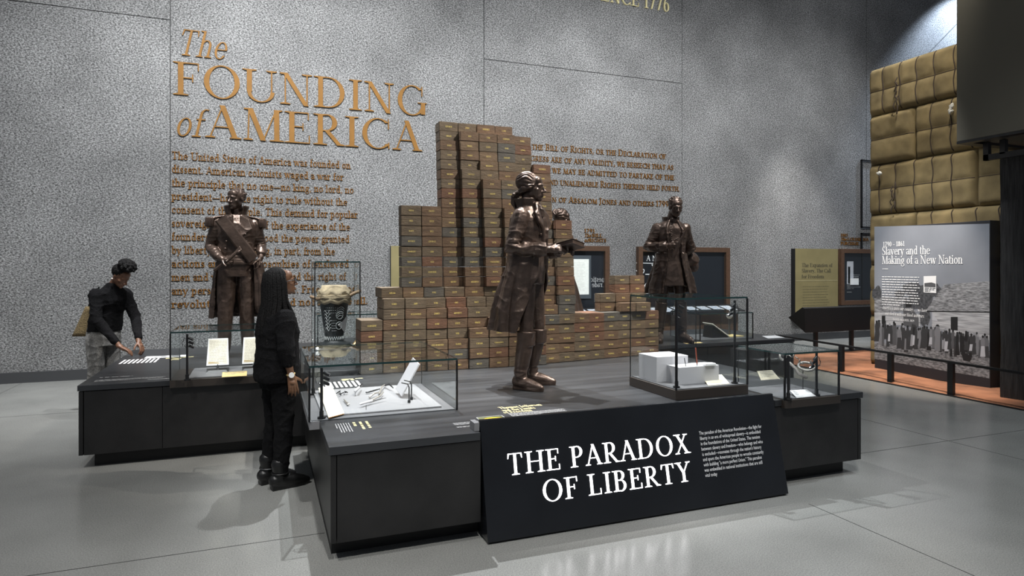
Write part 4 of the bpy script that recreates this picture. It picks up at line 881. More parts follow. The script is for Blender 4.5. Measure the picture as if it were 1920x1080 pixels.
for p in ((1505.5, 693), (1481, 690)):
    a = onY(*p, Y0); obj('rod', MB().tube([(a.x, a.y, zf), tuple(a)], .0035, 6), 'steel', t)
a, b, c_, d_ = onZ(1494, 746, zf + .003), onZ(1530, 742.5, zf + .003), onZ(1513, 730, zf + .03), onZ(1481, 732, zf + .03)
slab('label_card', 'grey printed card leaning on the floor of the shackle case', 'card', (a, b, c_, d_), .003, 'dim_white', None, (6, .014, .007), 'black')
a = onY(1427, 713, 4.19); b = onY(1462, 710, 4.19)
t = slab('label_card', 'yellowish text card tilted at the back left inside the shackle case', 'card', (a, V((b.x, a.y, a.z)), V((b.x - .07, a.y + .012, a.z + .075)), a + V((-.03, .012, .075))), .003, 'cream', None, (4, .014, .006))
# ---- case on the back right plinth
t = case('glass case with an open book on the back right plinth', 5.35, 6.22, 6.95, 7.6, .672, 1.03)
obj('case_floor', MB().box(5.36, 6.21, 6.96, 7.59, .671, .68), 'tray_floor', t)
t = thing('book_cradle', 'open almanac propped on a slanted cradle in the back right case', 'book', (5.85, 7.2, .68))
obj('cradle', MB().extr([(5.68, 7.12, .68), (5.95, 7.12, .68), (5.7, 7.12, .84)], (0, .2, 0)), 'black', t)
obj('page', MB().hexa([(5.95, 7.1, .69), (5.97, 7.34, .69), (5.69, 7.34, .87), (5.67, 7.1, .87), (5.955, 7.1, .7), (5.975, 7.34, .7), (5.695, 7.34, .88), (5.675, 7.1, .88)]), 'paper', t); obj('page', MB().box(5.96, 6.2, 7.1, 7.34, .682, .692), 'ochre', t)
t = thing('globe_stand', 'pale sphere on a slim stand in the back right case', 'globe', (6.12, 7.3, .68)); obj('sphere', MB().ball((6.12, 7.3, .96), .045), 'white_block', t, smooth=True); obj('stem', MB().tube([(6.12, 7.3, .68), (6.12, 7.3, .92)], .014, 8, cap=False), 'steel', t)
a, b = onZ(1410, 630.5, .672), onZ(1448, 632, .672); slab('label_card', 'white caption sheet lying on the back right plinth', 'card', (V((a.x, 6.85, .674)), V((b.x + .1, 6.85, .674)), V((b.x + .2, 7.12, .674)), V((a.x + .14, 7.12, .674))), .002, 'white')
a, b = onZ(1284, 644, .672), onZ(1318, 643, .672); slab('label_card', 'ochre caption sheet at the feet of the scroll statue', 'card', (V((a.x, 6.76, .674)), V((b.x, 6.76, .674)), V((b.x + .02, 6.86, .674)), V((a.x + .02, 6.86, .674))), .002, 'ochre')
# ---------------------------------------------------------------- right side: clay ground, rail, bales, big panel, timber and overhead box
M['clay'] = mat('red_clay', (.30, .125, .062), .9, var=.5, vscale=2.2, bump=.7, bscale=7, detail=9)
M['burlap'] = mat('burlap', (.20, .147, .066), .92, var=.3, vscale=3.2, bump=.35, bscale=160, detail=9)
M['rope'] = mat('bale_rope', (.045, .03, .02), .9)
M['timber'] = mat('charred_timber', (.03, .029, .029), .8, var=.6, vscale=6, stretch=(6, 6, .5), bump=.8, bscale=14)
M['fluff'] = mat('cotton_fluff', (.75, .73, .66), .95)
mb = MB(); n, k = 46, 18; rows = []
for i in range(n + 1):
    y = 3.2 + (9.05 - 3.2) * i / n; r = []
    for j in range(k + 1):
        x = 8.30 + (y < 5.8) * -.0 + (12.8 - 8.30) * (j / k) ** 1.6 - .04 * (1 - j / k) * (8 - y)
        z = .006 + (.05 * noise.noise(V((x * .9, y * .9, 0))) + .035) * min(1, j / 2.5)
        r.append((x, y, max(.004, z)))
    rows.append(r)
n0 = len(mb.v); m_ = k + 1
for r in rows: mb.v += [V(p) for p in r]
for i in range(n):
    for j in range(k): mb.face((i * m_ + j, i * m_ + j + 1, (i + 1) * m_ + j + 1, (i + 1) * m_ + j))
tag(obj('clay_ground', mb, 'clay', smooth=True), 'strip of red clay ground under the bales and big panel', 'ground', kind='structure')
struct('trim_4', MB().hexa([(8.04, 3.2, 0), (8.07, 3.2, 0), (8.30, 9.05, 0), (8.27, 9.05, 0), (8.04, 3.2, .012), (8.07, 3.2, .012), (8.30, 9.05, .012), (8.27, 9.05, .012)]), 'black')
struct('trim_5', MB().box(8.27, 12.9, 9.04, 9.14, 0, .06), 'skirt')
# rail
t = thing('guard_rail', 'low black metal rail along the edge of the clay ground', 'rail', (8.3, 7, 0))
rx = lambda y: 8.06 + (8.50 - 8.06) * (y - 3.4) / (8.95 - 3.4)
pts = [onZ(1456, 627, .44), onZ(1578, 646, .44), onZ(1670, 660, .44), onZ(1783.5, 677, .44), onZ(1960, 704, .44)]
mb = MB()
for p, q in zip(pts, pts[1:]):
    d = (q - p).normalized(); n = V((-d.y, d.x, 0)) * .022; h = V((0, 0, .028)); mb.hexa([p + n - h, p - n - h, q - n - h, q + n - h, p + n, p - n, q - n, q + n])
obj('top_bar', mb, 'black', t)
for px in (1578, 1670.5, 1783.5):
    i = (1578, 1670.5, 1783.5).index(px); p = pts[i + 1]; obj('post', MB().box(p.x - .025, p.x + .025, p.y - .035, p.y + .035, 0, .42), 'black', t)
# reader desk
t = thing('reader_desk', 'long black wedge shaped reader rail on posts before the olive panel', 'desk', (12, 9.1, 0))
x0, x1 = onY(1510, 600, 8.95).x, 13.4; pr = [(8.95, .44), (8.97, .885), (9.02, .905), (9.36, .69)]
obj('desk_body', MB().extr([(x0, a, b) for a, b in reversed(pr)], (x1 - x0, 0, 0)), mat('desk_bronze', (.007, .0062, .0056), .4), t, bevel=.004)
for px in (1530, 1597): p = onY(px, 640, 9.05); obj('post', MB().box(p.x - .03, p.x + .03, 9.03, 9.09, 0, .5), 'black', t)
obj('foot_rail', MB().box(x0, x1, 9.0, 9.13, .0, .05), 'black', t)
# cotton bales
BXF = 9.2
def bale(label, y1, y0, z0, z1, ropes, seam=True):
    """front face looks towards -x; y1 is the far end"""
    ny, nz = max(10, int((y1 - y0) / .022)), 34; cuts = [y1] + list(ropes) + [y0]; zm = (z0 + z1) / 2; zc = [z0, zm, z1] if seam else [z0, z1]
    def puff(v, cs):
        for a, b in zip(cs, cs[1:]):
            lo, hi = min(a, b), max(a, b)
            if lo <= v <= hi: u = (v - lo) / (hi - lo) * 2 - 1; w = (hi - lo); return (1 - abs(u) ** 4.5) * min(1, .55 + w * .5)
        return 0
    t = thing('cotton_bale', label, 'bale', (BXF + .3, (y0 + y1) / 2, z0)); mb = MB(); rows = []; s = random.Random(label).random() * 50
    for i in range(nz + 1):
        z = z0 + (z1 - z0) * i / nz; r = []
        for j in range(ny + 1):
            y = y1 + (y0 - y1) * j / ny; e = min(i, nz - i) / 3.5; f = min(j, ny - j) / 3.5
            edge = min(1, (1 - (1 - min(1, e)) ** 2)) * min(1, (1 - (1 - min(1, f)) ** 2))
            d = .05 * puff(y, cuts) * puff(z, zc) + .07 * edge + .012 * noise.noise(V((y * 3 + s, z * 3, s))) + .006 * noise.noise(V((y * 11 + s, z * 9, s)))
            r.append((BXF + .10 - d, y + .012 * noise.noise(V((z * 2, s, y))) * (0 < j < ny), z))
        rows.append(r)
    mb.shell(rows, -.5 if False else .0, 0) if False else None
    m_ = ny + 1; n0 = len(mb.v)
    for r in rows: mb.v += [V(p) for p in r]
    for r in rows: mb.v += [V((BXF + .55, p[1], p[2])) for p in r]
    o = len(rows) * m_
    for i in range(nz):
        for j in range(ny): a = i * m_ + j; mb.face((a, a + m_, a + m_ + 1, a + 1)); mb.face((o + a, o + a + 1, o + a + m_ + 1, o + a + m_))
    for j in range(ny): mb.face((j, j + 1, o + j + 1, o + j)); a = nz * m_ + j; mb.face((a, o + a, o + a + 1, a + 1))
    for i in range(nz): a = i * m_; mb.face((a, o + a, o + a + m_, a + m_)); a = i * m_ + ny; mb.face((a, a + m_, o + a + m_, o + a))
    obj('burlap_cover', mb, 'burlap', t, smooth=True)
    for y in ropes:
        j = round((y - y1) / (y0 - y1) * ny); obj('rope', MB().tube([(r[j][0] - .004, y + .01 * math.sin(i * .4 + s), r[j][2]) for i, r in enumerate(rows) if 0 < i < nz], .0085, 6), 'rope', t, smooth=True)
    if seam: i = nz // 2; obj('seam_cord', MB().tube([(p[0] - .001, p[1], p[2]) for p in rows[i][1:-1]], .006, 5), 'rope', t, smooth=True)
    return t
Z = [.06, .86, 1.68, 2.49, 3.30, 4.10, 4.86]; YE = 7.66
def knot(t, px, py, h, m='rope', n=7, wd=.03):
    c = onX(px, py, BXF - .045); mb = MB(); r = random.Random(px)
    for i in range(n): a = c + V((-.008, r.uniform(-wd, wd), -h * i / n)); mb.tube([a, a + V((-.02, r.uniform(-wd, wd), -h / n)), a + V((-.005, r.uniform(-wd, wd), -h * 1.8 / n))], .009 if m == 'rope' else .02, 6)
    obj('rope_knot' if m == 'rope' else 'cotton_tuft', mb, m, t, smooth=True)
t = bale('topmost bale of the stack, tied with a knotted rope near its far end', YE, 5.42, Z[5], Z[6], (7.39, 7.095, 6.825, 6.55, 6.254, 5.98, 5.7)); knot(t, 1682, 146, .5)
bale('plain far end bale in the second layer from the top', YE, 6.87, Z[4], Z[5], ())
t = bale('roped bale with a white tuft in the second layer from the top', 6.865, 5.42, Z[4], Z[5], (6.6, 6.3, 6.03, 5.75)); knot(t, 1784, 196, .1, 'fluff', 5, .02)
t = bale('roped bale with a knot and white tuft in the third layer from the top', YE, 5.97, Z[3], Z[4], (7.45, 7.17, 6.86, 6.575, 6.29)); knot(t, 1676, 342, .42); knot(t, 1650, 323, .03, 'fluff', 4, .02)
bale('plain near end bale in the third layer beside the dark timber', 5.965, 5.42, Z[3], Z[4], (), True)
bale('plain far end bale in the fourth layer, above the big panel', YE, 6.86, Z[2], Z[3], ())
bale('roped bale in the fourth layer, above the big panel', 6.855, 5.42, Z[2], Z[3], (6.59, 6.28, 5.95, 5.65))
bale('bale in the second layer from the ground behind the big panel', YE, 5.42, Z[1], Z[2], (7.4, 6.9, 6.4, 5.9))
bale('lowest bale of the stack standing on the clay behind the big panel', YE, 5.42, Z[0], Z[1], (7.4, 6.9, 6.4, 5.9))
# big photograph panel
SX = 8.97
t = thing('picture_panel', 'tall grey photograph panel about a new nation before the bales', 'panel', (SX, 6.5, .03))
A = onX(1640, 690, SX); B = onX(1856.5, 722, SX); ya, yb_ = A.y, B.y; ZT = 2.265; ZB = .03
obj('panel_body', MB().box(SX, SX + .2, yb_, ya, ZB, ZT), mat('panel_edge', (.02, .021, .026), .5), t, bevel=.003)
GR = {}
def gm(v):
    k = round(v, 3)
    if k not in GR: GR[k] = mat('print_grey_%d' % int(k * 1000), (k, k * 1.02, k * 1.09), .55)
    return GR[k]
S = lambda cx, cy, l=0: onX(1560 + cx / 2.842, 400 + cy / 2.842, SX - .0008 - l * .00012)
pic = MB(); PM = [gm(.12), gm(.08), gm(.035), gm(.26), gm(.42), gm(.17), gm(.012), gm(.55)]
skymat = mat('print_sky', (.21, .225, .255), .55, var=.12, vscale=1.5); PM.append(skymat)
shing = mat('print_shingle', (.06, .062, .066), .55, col2=(.36, .365, .38), vscale=14, stretch=(1, 1.2, 5), detail=4); PM.append(shing)
plank = mat('print_plank', (.2, .205, .215), .55, col2=(.5, .505, .52), vscale=7, stretch=(1, .6, 9)); PM.append(plank)
ground = mat('print_ground', (.03, .031, .034), .55, col2=(.3, .305, .315), vscale=22, stretch=(1, 1, 2.6), detail=9); PM.append(ground)
leaf = mat('print_leaf', (.02, .021, .024), .55, col2=(.1, .103, .112), vscale=30, detail=6); PM.append(leaf)
def pp(pts, mi, l): pic.poly([S(*p, l) for p in pts], mi)
pp([(226, 71), (839, 55), (839, 880), (226, 775)], 8, 0)
pp([(226, 690), (839, 735), (839, 880), (226, 775)], 11, 1)
r = random.Random(3)
for (cx, cy, rx_, ry) in ((240, 430, 26, 40), (430, 400, 50, 34), (500, 420, 60, 40), (470, 470, 70, 50), (360, 430, 30, 20), (550, 410, 30, 36), (495, 540, 30, 60)):
    pp([(cx + rx_ * math.cos(i * .35) * (.8 + .4 * r.random()), cy + ry * math.sin(i * .35) * (.75 + .5 * r.random())) for i in range(18)], 12, 1.2 + .1 * rx_ / 10)
pp([(226, 525), (470, 540), (470, 600), (226, 590)], 10, 3); pp([(226, 452), (392, 444), (440, 520), (226, 530)], 9, 4); pp([(392, 444), (462, 560), (462, 610), (380, 600), (380, 470)], 1, 5); pp([(392, 470), (425, 470), (425, 500), (392, 500)], 6, 6); pp([(265, 545), (284, 545), (284, 600), (265, 600)], 6, 6)
pp([(533, 518), (839, 520), (839, 690), (533, 610)], 10, 4); pp([(597, 379), (839, 361), (839, 524), (500, 519)], 9, 5); pp([(500, 519), (839, 524), (839, 530), (500, 525)], 6, 6); pp([(633, 552), (670, 552), (670, 625), (633, 620)], 6, 6); pp([(533, 530), (565, 575), (533, 570)], 4, 6)
for i in range(54):                            # the crowd in the print
    x = 240 + i * 11 + r.uniform(-4, 4); y = 590 + .13 * (x - 240) + r.uniform(-14, 14); h = 95 + r.uniform(-10, 25); w_ = 9 + r.uniform(-2, 3); c = r.choice([6, 2, 6, 1, 2, 0, 5, 2]); l = 8 + i % 4
    skirt = r.random() < .5
    pp([(x - w_, y + 18), (x - w_ * .6, y), (x + w_ * .6, y), (x + w_, y + 18), (x + w_ * .8, y + 45), (x + w_ * (1.5 if skirt else .9), y + h), (x - w_ * (1.5 if skirt else .9), y + h), (x - w_ * .8, y + 45)], c, l)
    pp([(x + 6 * math.cos(k * .7854), y - 6 + 8 * math.sin(k * .7854)) for k in range(8)], r.choice([6, 6, 2, 3]), l + .4)
    if r.random() < .28: pp([(x - w_ * .8, y + 44), (x + w_ * .8, y + 44), (x + w_ * 1.2, y + h * .9), (x - w_ * 1.2, y + h * .9)], r.choice([4, 3, 5, 2]), l + .3)
x, y = 562, 604; pp([(x - 16, y + 22), (x - 8, y), (x + 8, y), (x + 16, y + 22), (x + 15, y + 70), (x + 14, y + 130), (x + 2, y + 130), (x, y + 80), (x - 4, y + 128), (x - 16, y + 126), (x - 14, y + 60)], 5, 13); pp([(x - 14, y - 3), (x + 14, y - 1), (x + 8, y - 4), (x + 6, y - 12), (x - 6, y - 12), (x - 8, y - 5)], 6, 14)
pp([(690, 750), (720, 745), (745, 775), (735, 790), (700, 785)], 6, 3)
obj('photograph_print', pic, PM, t, fix=False)
UY_ = V((0, -1, 0)); lx = lambda cx, cy: S(cx, cy, 30)
def pl(name, s, c0, c1, cy, h, **k):
    a, b = lx(c0, cy), lx(c1, cy); mb = MB(); letters(mb, s, a, UY_, UZ, h, a.y - b.y, .0006, **k); obj(name, mb, 'print_white', t)
pl('heading', '1790 \u2013 1861', 272, 387, 178, .075, W=.16, T=.07)
pl('heading', 'Slavery and the', 266, 523, 222, .125, W=.13, T=.05, track=.0); pl('heading', 'Making of a New Nation', 266, 697, 270, .125, W=.13, T=.05, track=.0)
mb = MB(); greek(mb, lx(266, 340), UY_, UZ, .62, 12, .039, .016, 0, 51, ragged=.1); mb.poly([lx(268, 298), lx(299, 298), lx(299, 295), lx(268, 295)]); obj('paragraph', mb, 'print_white', t)
pl('quotation', 'America is more our country . . . we have', 268, 505, 510, .05, W=.14, T=.06, shear=.25); pl('quotation', 'enriched it with our blood and tears.', 282, 492, 540, .05, W=.14, T=.06, shear=.25); pl('quotation', 'DAVID WALKER, 1829', 325, 438, 569, .03, W=.16, T=.08)
mb = MB().poly([lx(488, 421), lx(555, 425), lx(555, 333), lx(488, 335)]); q = obj('inset_picture', mb, 'white', t)
mb = MB().poly([S(492, 392, 33), S(552, 395, 33), S(552, 375, 33), S(530, 368, 33), S(492, 372, 33)]); greek(mb, S(494, 400, 34), UY_, UZ, .16, 3, .022, .016, 0, 55); obj('inset_scene', mb, gm(.085), q)
# charred timber posts
def post(label, px, y, wd, x=None):
    p = onZ(px, 746, .05); mb = MB(); rings = []
    for i in range(24):
        z = .02 + 3.0 * i / 23; rings.append([(p.x + wd + (wd + .012 * noise.noise(V((a * 2, z * 2, y)))) * c[0] * 1., p.y + (wd + .014 * noise.noise(V((z * 2.2, a, y)))) * c[1], z) for a, c in enumerate(((-1, -1), (0, -1.03), (1, -1), (1.02, 0), (1, 1), (0, 1.02), (-1, 1), (-1.03, 0)))])
    return tag(obj('timber_post', mb.loft(rings), 'timber'), label, 'post')
post('rough charred timber post at the right edge under the overhead box', 1897, 5, .13)
# overhead box with steel bracket
c = onX(1793.5, 270.5, 8.0)
t = thing('overhead_box', 'large dark olive box hanging high at the right edge', 'box', (8.6, 3.5, c.z))
obj('box_body', MB().box(8.0, 10.2, 1.5, c.y, c.z + .03, 6.2), mat('box_olive', (.11, .1, .075), .75, var=.06, vscale=200), t, bevel=.006)
mb = MB().box(8.0, 10.2, c.y - .12, c.y, c.z, c.z + .03).box(8.0, 8.12, 1.5, c.y - .12, c.z, c.z + .03).box(8.0, 10.2, 1.5, 1.62, c.z, c.z + .03)
obj('bottom_frame', mb, 'black', t)
p = onX(1851, 277, 8.33); q = onX(1851, 301, 8.33)
mb = MB().box(8.30, 8.36, p.y - .03, p.y + .03, q.z, c.z + .02).box(8.30, 8.36, 3.0, p.y + .03, q.z, q.z + .07).box(8.30, 8.36, p.y - .22, p.y - .16, q.z + .05, c.z + .02)
obj('bracket', mb, 'black', t)
# ---------------------------------------------------------------- figures
def fuse(name, mb, mats, parent, voxel=.006, smooth=2, disp=None):
    me = mb.mesh('raw'); tmp = bpy.data.objects.new('raw', me); C.objects.link(tmp)
    md = tmp.modifiers.new('r', 'REMESH'); md.mode = 'VOXEL'; md.voxel_size = voxel
    dg = bpy.context.evaluated_depsgraph_get(); out = bpy.data.meshes.new_from_object(tmp.evaluated_get(dg)); out.name = name
    bpy.data.objects.remove(tmp); bpy.data.meshes.remove(me)
    bm = bmesh.new(); bm.from_mesh(out)
    for _ in range(smooth): bmesh.ops.smooth_vert(bm, verts=bm.verts, factor=.5, use_axis_x=True, use_axis_y=True, use_axis_z=True)
    if disp:
        bm.normal_update()
        for p, q in [(v, v.normal * disp(v.co, v.normal)) for v in bm.verts]: p.co += q
    bm.to_mesh(out); bm.free()
    return obj(name, out, mats, parent, smooth=True, local=True)
def fold(amp, sx, sy, sz, seed=0, sharp=2):
    def f(p, n):
        q = V((p.x * sx + seed, p.y * sy, p.z * sz)); a = 1 - abs(noise.noise(q)) * 2.2; return amp * (max(a, 0) ** sharp - .35)
    return f
def elbow(amp=.011, seed=0):
    f = fold(amp, 9, 9, 24, seed, 2)
    return lambda p, n: f(p, n) * max(0, 1 - abs(p.z - 1.2) / .16) * min(1, max(0, (abs(p.x) - .15) / .05))
def grooves(hc, hr, n, amp):
    it = hr.transposed()
    def f(p, nn):
        q = it @ (p - hc); a = math.atan2(q.x, q.z - .02); return amp * (abs(math.sin(a * n + 2.2 * noise.noise(q * 16))) - .5)
    return f
def both(*fs): return lambda p, n: sum(f(p, n) for f in fs)
def ring(cx, cy, z, rx, ry, n=36, p=2.4, tilt=0):
    o = []
    for i in range(n):
        a = 2 * math.pi * i / n; c, s = math.cos(a), math.sin(a)
        x, y = rx * abs(c) ** (2 / p) * (1 if c > 0 else -1), ry * abs(s) ** (2 / p) * (1 if s > 0 else -1)
        o.append((cx + x, cy + y, z + tilt * y))
    return o
def rz3(*r): # euler degrees -> 3x3
    return (Matrix.Rotation(R(r[2]), 3, 'Z') @ Matrix.Rotation(R(r[1]), 3, 'Y') @ Matrix.Rotation(R(r[0]), 3, 'X'))
def head(mb, c, rot, s=1., fem=False):
    c = V(c); B = lambda p, r: mb.ball(c + rot @ (V(p) * s), tuple(q * s for q in r), rot, 18, 12)
    T = lambda ps, rs: mb.tube([c + rot @ (V(p) * s) for p in ps], [q * s for q in rs], 10)
    B((0, .016, .03), (.073, .094, .086)); B((0, -.03, -.02), (.06, .062, .088)); B((0, -.045, -.07), (.047, .045, .038)); B((0, -.076, -.094), (.02, .018, .016))
    B((0, .0, -.05), (.06, .06, .05)); B((0, -.07, -.058), (.031, .024, .03))
    T([(-.046, -.066, .016), (-.02, -.086, .024), (.02, -.086, .024), (.046, -.066, .016)], [.008, .0095, .0095, .008])
    B((0, -.05, .05), (.056, .036, .045))
    T([(0, -.088, .018), (0, -.101, -.008), (0, -.115, -.03)], [.0075, .0095, .0125]); B((-.013, -.1, -.034), (.009, .011, .008)); B((.013, -.1, -.034), (.009, .011, .008))
    for q in (-1, 1):
        B((q * .042, -.052, -.02), (.022, .022, .018)); B((q * .03, -.0735, .002), (.0125, .010, .0085)); B((q * .072, .012, -.002), (.008, .016, .028)); T([(q * .017, -.084, .003), (q * .032, -.083, .009), (q * .045, -.07, .002)], [.003, .0035, .003])
    T([(-.023, -.086, -.059), (0, -.099, -.056), (.023, -.086, -.059)], [.004, .0068, .004]); T([(-.019, -.086, -.066), (0, -.097, -.069), (.019, -.086, -.066)], [.004, .0078, .004])
def hand(mb, wr, d, n, th, s=1., curl=(25, 35, 25), spread=.12, thumb_out=.8):
    """wrist, finger direction, palm normal (the way the palm faces), thumb side"""
    wr = V(wr); d = V(d).normalized(); n = V(n); n = (n - d * n.dot(d)).normalized(); t = d.cross(n)
    if t.dot(V(th)) < 0: t = -t
    mb.tube([wr - d * .02 * s, wr + d * .01 * s], [.027 * s, .026 * s], 10)
    for i, (off, ln_) in enumerate(((.027, .074), (.009, .084), (-.009, .078), (-.026, .06))):
        k = wr + d * (.086 - abs(off - .005) * .18) * s + t * off * s - n * .003 * s
        mb.tube([wr + t * off * .6 * s, k], [.015 * s, .0115 * s], 8)
        a = 0; p = k; dd = (d + t * (off * spread * 40 * .3)).normalized(); pts = [k]
        for c_, f in zip(curl, (.45, .32, .23)):
            a += R(c_); v = dd * math.cos(a) + n * math.sin(a); p = p + v * ln_ * f * s; pts.append(p)
        mb.tube(pts, [.0105 * s, .0092 * s, .0085 * s, .0072 * s], 8)
    b = wr + d * .022 * s + t * .024 * s + n * .006 * s; v = (t * thumb_out + d * .75 + n * .35).normalized(); v2 = (d * .9 + t * .3 + n * .4).normalized()
    mb.tube([b - v * .012 * s, b + v * .035 * s, b + v * .058 * s + v2 * .006 * s, b + v * .058 * s + v2 * .034 * s], [.0155 * s, .013 * s, .0105 * s, .0085 * s], 8)
    mb.ball(wr + d * .05 * s + n * .004 * s, (.03 * s, .03 * s, .022 * s))
def arm(mb, a, b, c, r=(.055, .046, .04, .04, .03)):
    a, b, c = V(a), V(b), V(c); mb.tube([a, a.lerp(b, .5), b, b.lerp(c, .4), c], list(r), 14)
def leg(mb, a, b, c, r=(.088, .075, .056, .056, .04)):
    a, b, c = V(a), V(b), V(c); mb.tube([a, a.lerp(b, .5), b, b.lerp(c, .32), c], list(r), 16)
def boot(mb, ank, yaw, s=1., shaft=0, r=.055, heel=.02):
    """boot with its sole on z=0; shaft > 0 adds a leg up to that height along a given knee"""
    m = Matrix.Rotation(R(yaw), 3, 'Z'); a = V((ank[0], ank[1], 0)); P = lambda x, y, z: a + m @ V((x * s, y * s, z * s))
    mb.tube([P(0, .035, .066), P(0, -.02, .06), P(0, -.09, .05), P(0, -.16, .036), P(0, -.195, .03)], [.048 * s, .052 * s, .047 * s, .036 * s, .024 * s], 14)
    mb.hexa([P(-.032, .065, 0), P(.032, .065, 0), P(.036, -.01, 0), P(-.036, -.01, 0), P(-.032, .065, .03), P(.032, .065, .03), P(.036, -.01, .04), P(-.036, -.01, .04)])
    sole = [P(x, y, .012) for x, y in ((-.03, .05), (.03, .05), (.036, -.03), (.044, -.1), (.036, -.17), (.012, -.215), (-.012, -.215), (-.036, -.17), (-.044, -.1), (-.036, -.03))]
    mb.loft([[(v.x, v.y, v.z - .012 * s) for v in sole], [(v.x, v.y, v.z + .012 * s) for v in sole]])
def skirt(mb, rows, th=.016, n=60, seed=0, folds=11, amp=.02):
    """rows: (z, cx, cy, rx, ry, open half angle at the front, fold strength); opening faces -Y"""
    rg = []
    for z, cx, cy, rx, ry, op, fs in rows:
        r = []
        for i in range(n + 1):
            a = R(-90 + op + (360 - 2 * op) * i / n); k = 1 + amp * fs / rx * (math.sin(folds * a + seed + z * 1.5) + .5 * math.sin(folds * 1.7 * a + seed * 2))
            r.append((cx + rx * k * math.cos(a), cy + ry * k * math.sin(a), z))
        rg.append(r)
    mb.shell(rg, th)
def interp(rows, n):
    out = []
    for i in range(n + 1):
        t = i / n * (len(rows) - 1); k = min(int(t), len(rows) - 2); u = t - k; out.append(tuple(a + (b - a) * u for a, b in zip(rows[k], rows[k + 1])))
    return out
def collar(mb, c, rx, ry, h, op=25, flare=.02, th=.014, lean=0):
    rg = []
    for j in range(5):
        u = j / 4; r = []
        for i in range(31):
            a = R(-90 + op + (360 - 2 * op) * i / 30); r.append((c[0] + (rx + flare * u) * math.cos(a), c[1] + lean * u + (ry + flare * u) * math.sin(a), c[2] + h * u * (1 + .0 * math.sin(a))))
        rg.append(r)
    mb.shell(rg, th)
BR = 'bronze'
# ================= central statue: long coat, riding boots, book in hand
t = thing('bronze_statue', 'bronze statue in long coat and tall boots holding a book, on the front plinth', 'statue', (2.06, 4.91, DT), R(45))
hc = V((0, -.02, 1.655)); hr = rz3(2, 0, 8)
mb = MB(); head(mb, hc, hr, 1.02); mb.tube([(0, .02, 1.45), (0, .01, 1.56), (0, .0, 1.62)], [.07, .06, .058])
mb.loft([ring(0, .0, z, a, b) for z, a, b in ((.86, .15, .115), (.98, .162, .125), (1.1, .15, .118), (1.28, .165, .125), (1.42, .14, .09), (1.5, .07, .06))])
FR, FL = (-.135, .02), (.12, .03)
leg(mb, (-.085, 0, .92), (-.115, -.02, .5), (FR[0], FR[1], .1)); leg(mb, (.085, 0, .92), (.115, -.03, .5), (FL[0], FL[1], .1))
WR, WL = V((-.13, -.235, 1.14)), V((.06, -.26, 1.13))
arm(mb, (-.19, 0, 1.42), (-.25, .05, 1.14), WR, (.05, .042, .036, .036, .026)); arm(mb, (.19, 0, 1.42), (.23, .02, 1.14), WL, (.05, .042, .036, .036, .026))
hand(mb, WR, (.35, -.9, .05), (.75, .25, -.5), (.3, -.2, .9), 1.05, (30, 50, 35)); hand(mb, WL, (-.4, -.9, .05), (-.5, .1, -.8), (-.7, -.3, .4), 1.05, (20, 40, 30))
body = fuse('body', mb, BR, t, .0055, 2, fold(.0015, 20, 20, 20))
mb = MB(); sh = hc + V((0, .02, .0))
H = lambda x, y, z: hc + hr @ V((x, y, z))
mb.ball(H(0, .043, .05), (.083, .094, .084), hr, 32, 20)
for q in (-1, 1): mb.tube([H(q * .066, -.03, .02), H(q * .08, .0, .0), H(q * .077, .05, -.02), H(q * .035, .11, -.05)], [.012, .022, .026, .02], 12)
mb.tube([H(0, .115, -.04), H(0, .15, -.075), H(0, .15, -.13), H(0, .13, -.18)], [.02, .026, .024, .012])
fuse('hair', mb, BR, t, .0042, 2, grooves(hc, hr, 11, .007))
mb = MB()
mb.tube([H(-.05, .135, -.065), H(0, .15, -.06), H(.05, .135, -.065)], [.02, .012, .02], 8); fuse('hair_bow', mb, BR, t, .005, 1)
# coat
mb = MB()
mb.loft([ring(0, .012 if z < 1.4 else .015, z, a, b) for z, a, b in ((1.02, .17, .135), (1.1, .17, .135), (1.2, .18, .14), (1.32, .192, .142), (1.40, .195, .128), (1.46, .15, .1), (1.5, .09, .08))])
arm(mb, (-.165, .005, 1.40), (-.252, .055, 1.145), WR + V((-.02, .06, .0)), (.075, .068, .062, .06, .05)); arm(mb, (.165, .005, 1.40), (.235, .025, 1.145), WL + V((.02, .06, 0)), (.075, .068, .062, .06, .05))
mb.tube([WR + V((-.045, .12, 0)), WR + V((-.012, .03, .0))], [.062, .058], 16, cap=False); mb.tube([WL + V((.045, .12, 0)), WL + V((.012, .03, 0))], [.062, .058], 16, cap=False)
skirt(mb, interp([(1.12, 0, .01, .172, .138, 14, 0), (1.0, 0, .02, .186, .15, 24, .3), (.85, 0, .045, .205, .18, 42, .7), (.65, 0, .07, .225, .215, 62, 1), (.47, 0, .085, .235, .235, 74, 1.2)], 16), .018, 70, 1, 9, .016)
collar(mb, (0, .012, 1.46), .085, .085, .1, 38, .03, .014, .01)
for q in (-1, 1):                              # lapels, front edges, pocket flaps
    mb.tube([(q * .05, -.075, 1.52), (q * .11, -.115, 1.42), (q * .055, -.14, 1.3), (q * .04, -.142, 1.12)], [.014, .018, .013, .011], 8)
    mb.hexa([(q * .05, -.09, 1.5), (q * .13, -.08, 1.45), (q * .13, -.13, 1.36), (q * .05, -.135, 1.3), (q * .05, -.105, 1.5), (q * .13, -.1, 1.45), (q * .13, -.145, 1.36), (q * .05, -.15, 1.3)])
fuse('coat', mb, BR, t, .006, 2, both(fold(.008, 5, 5, 1.5, 3), fold(.005, 8, 8, 11, 8), elbow(.009, 3)))
mb = MB()
for z in (1.34, 1.26, 1.18, 1.1): mb.ball((-.075, -.132, z), (.013, .008, .013))
for z in (1.08, 1.0): mb.ball((-.14, -.095 + (1.08 - z) * .3, z), (.016, .012, .016))
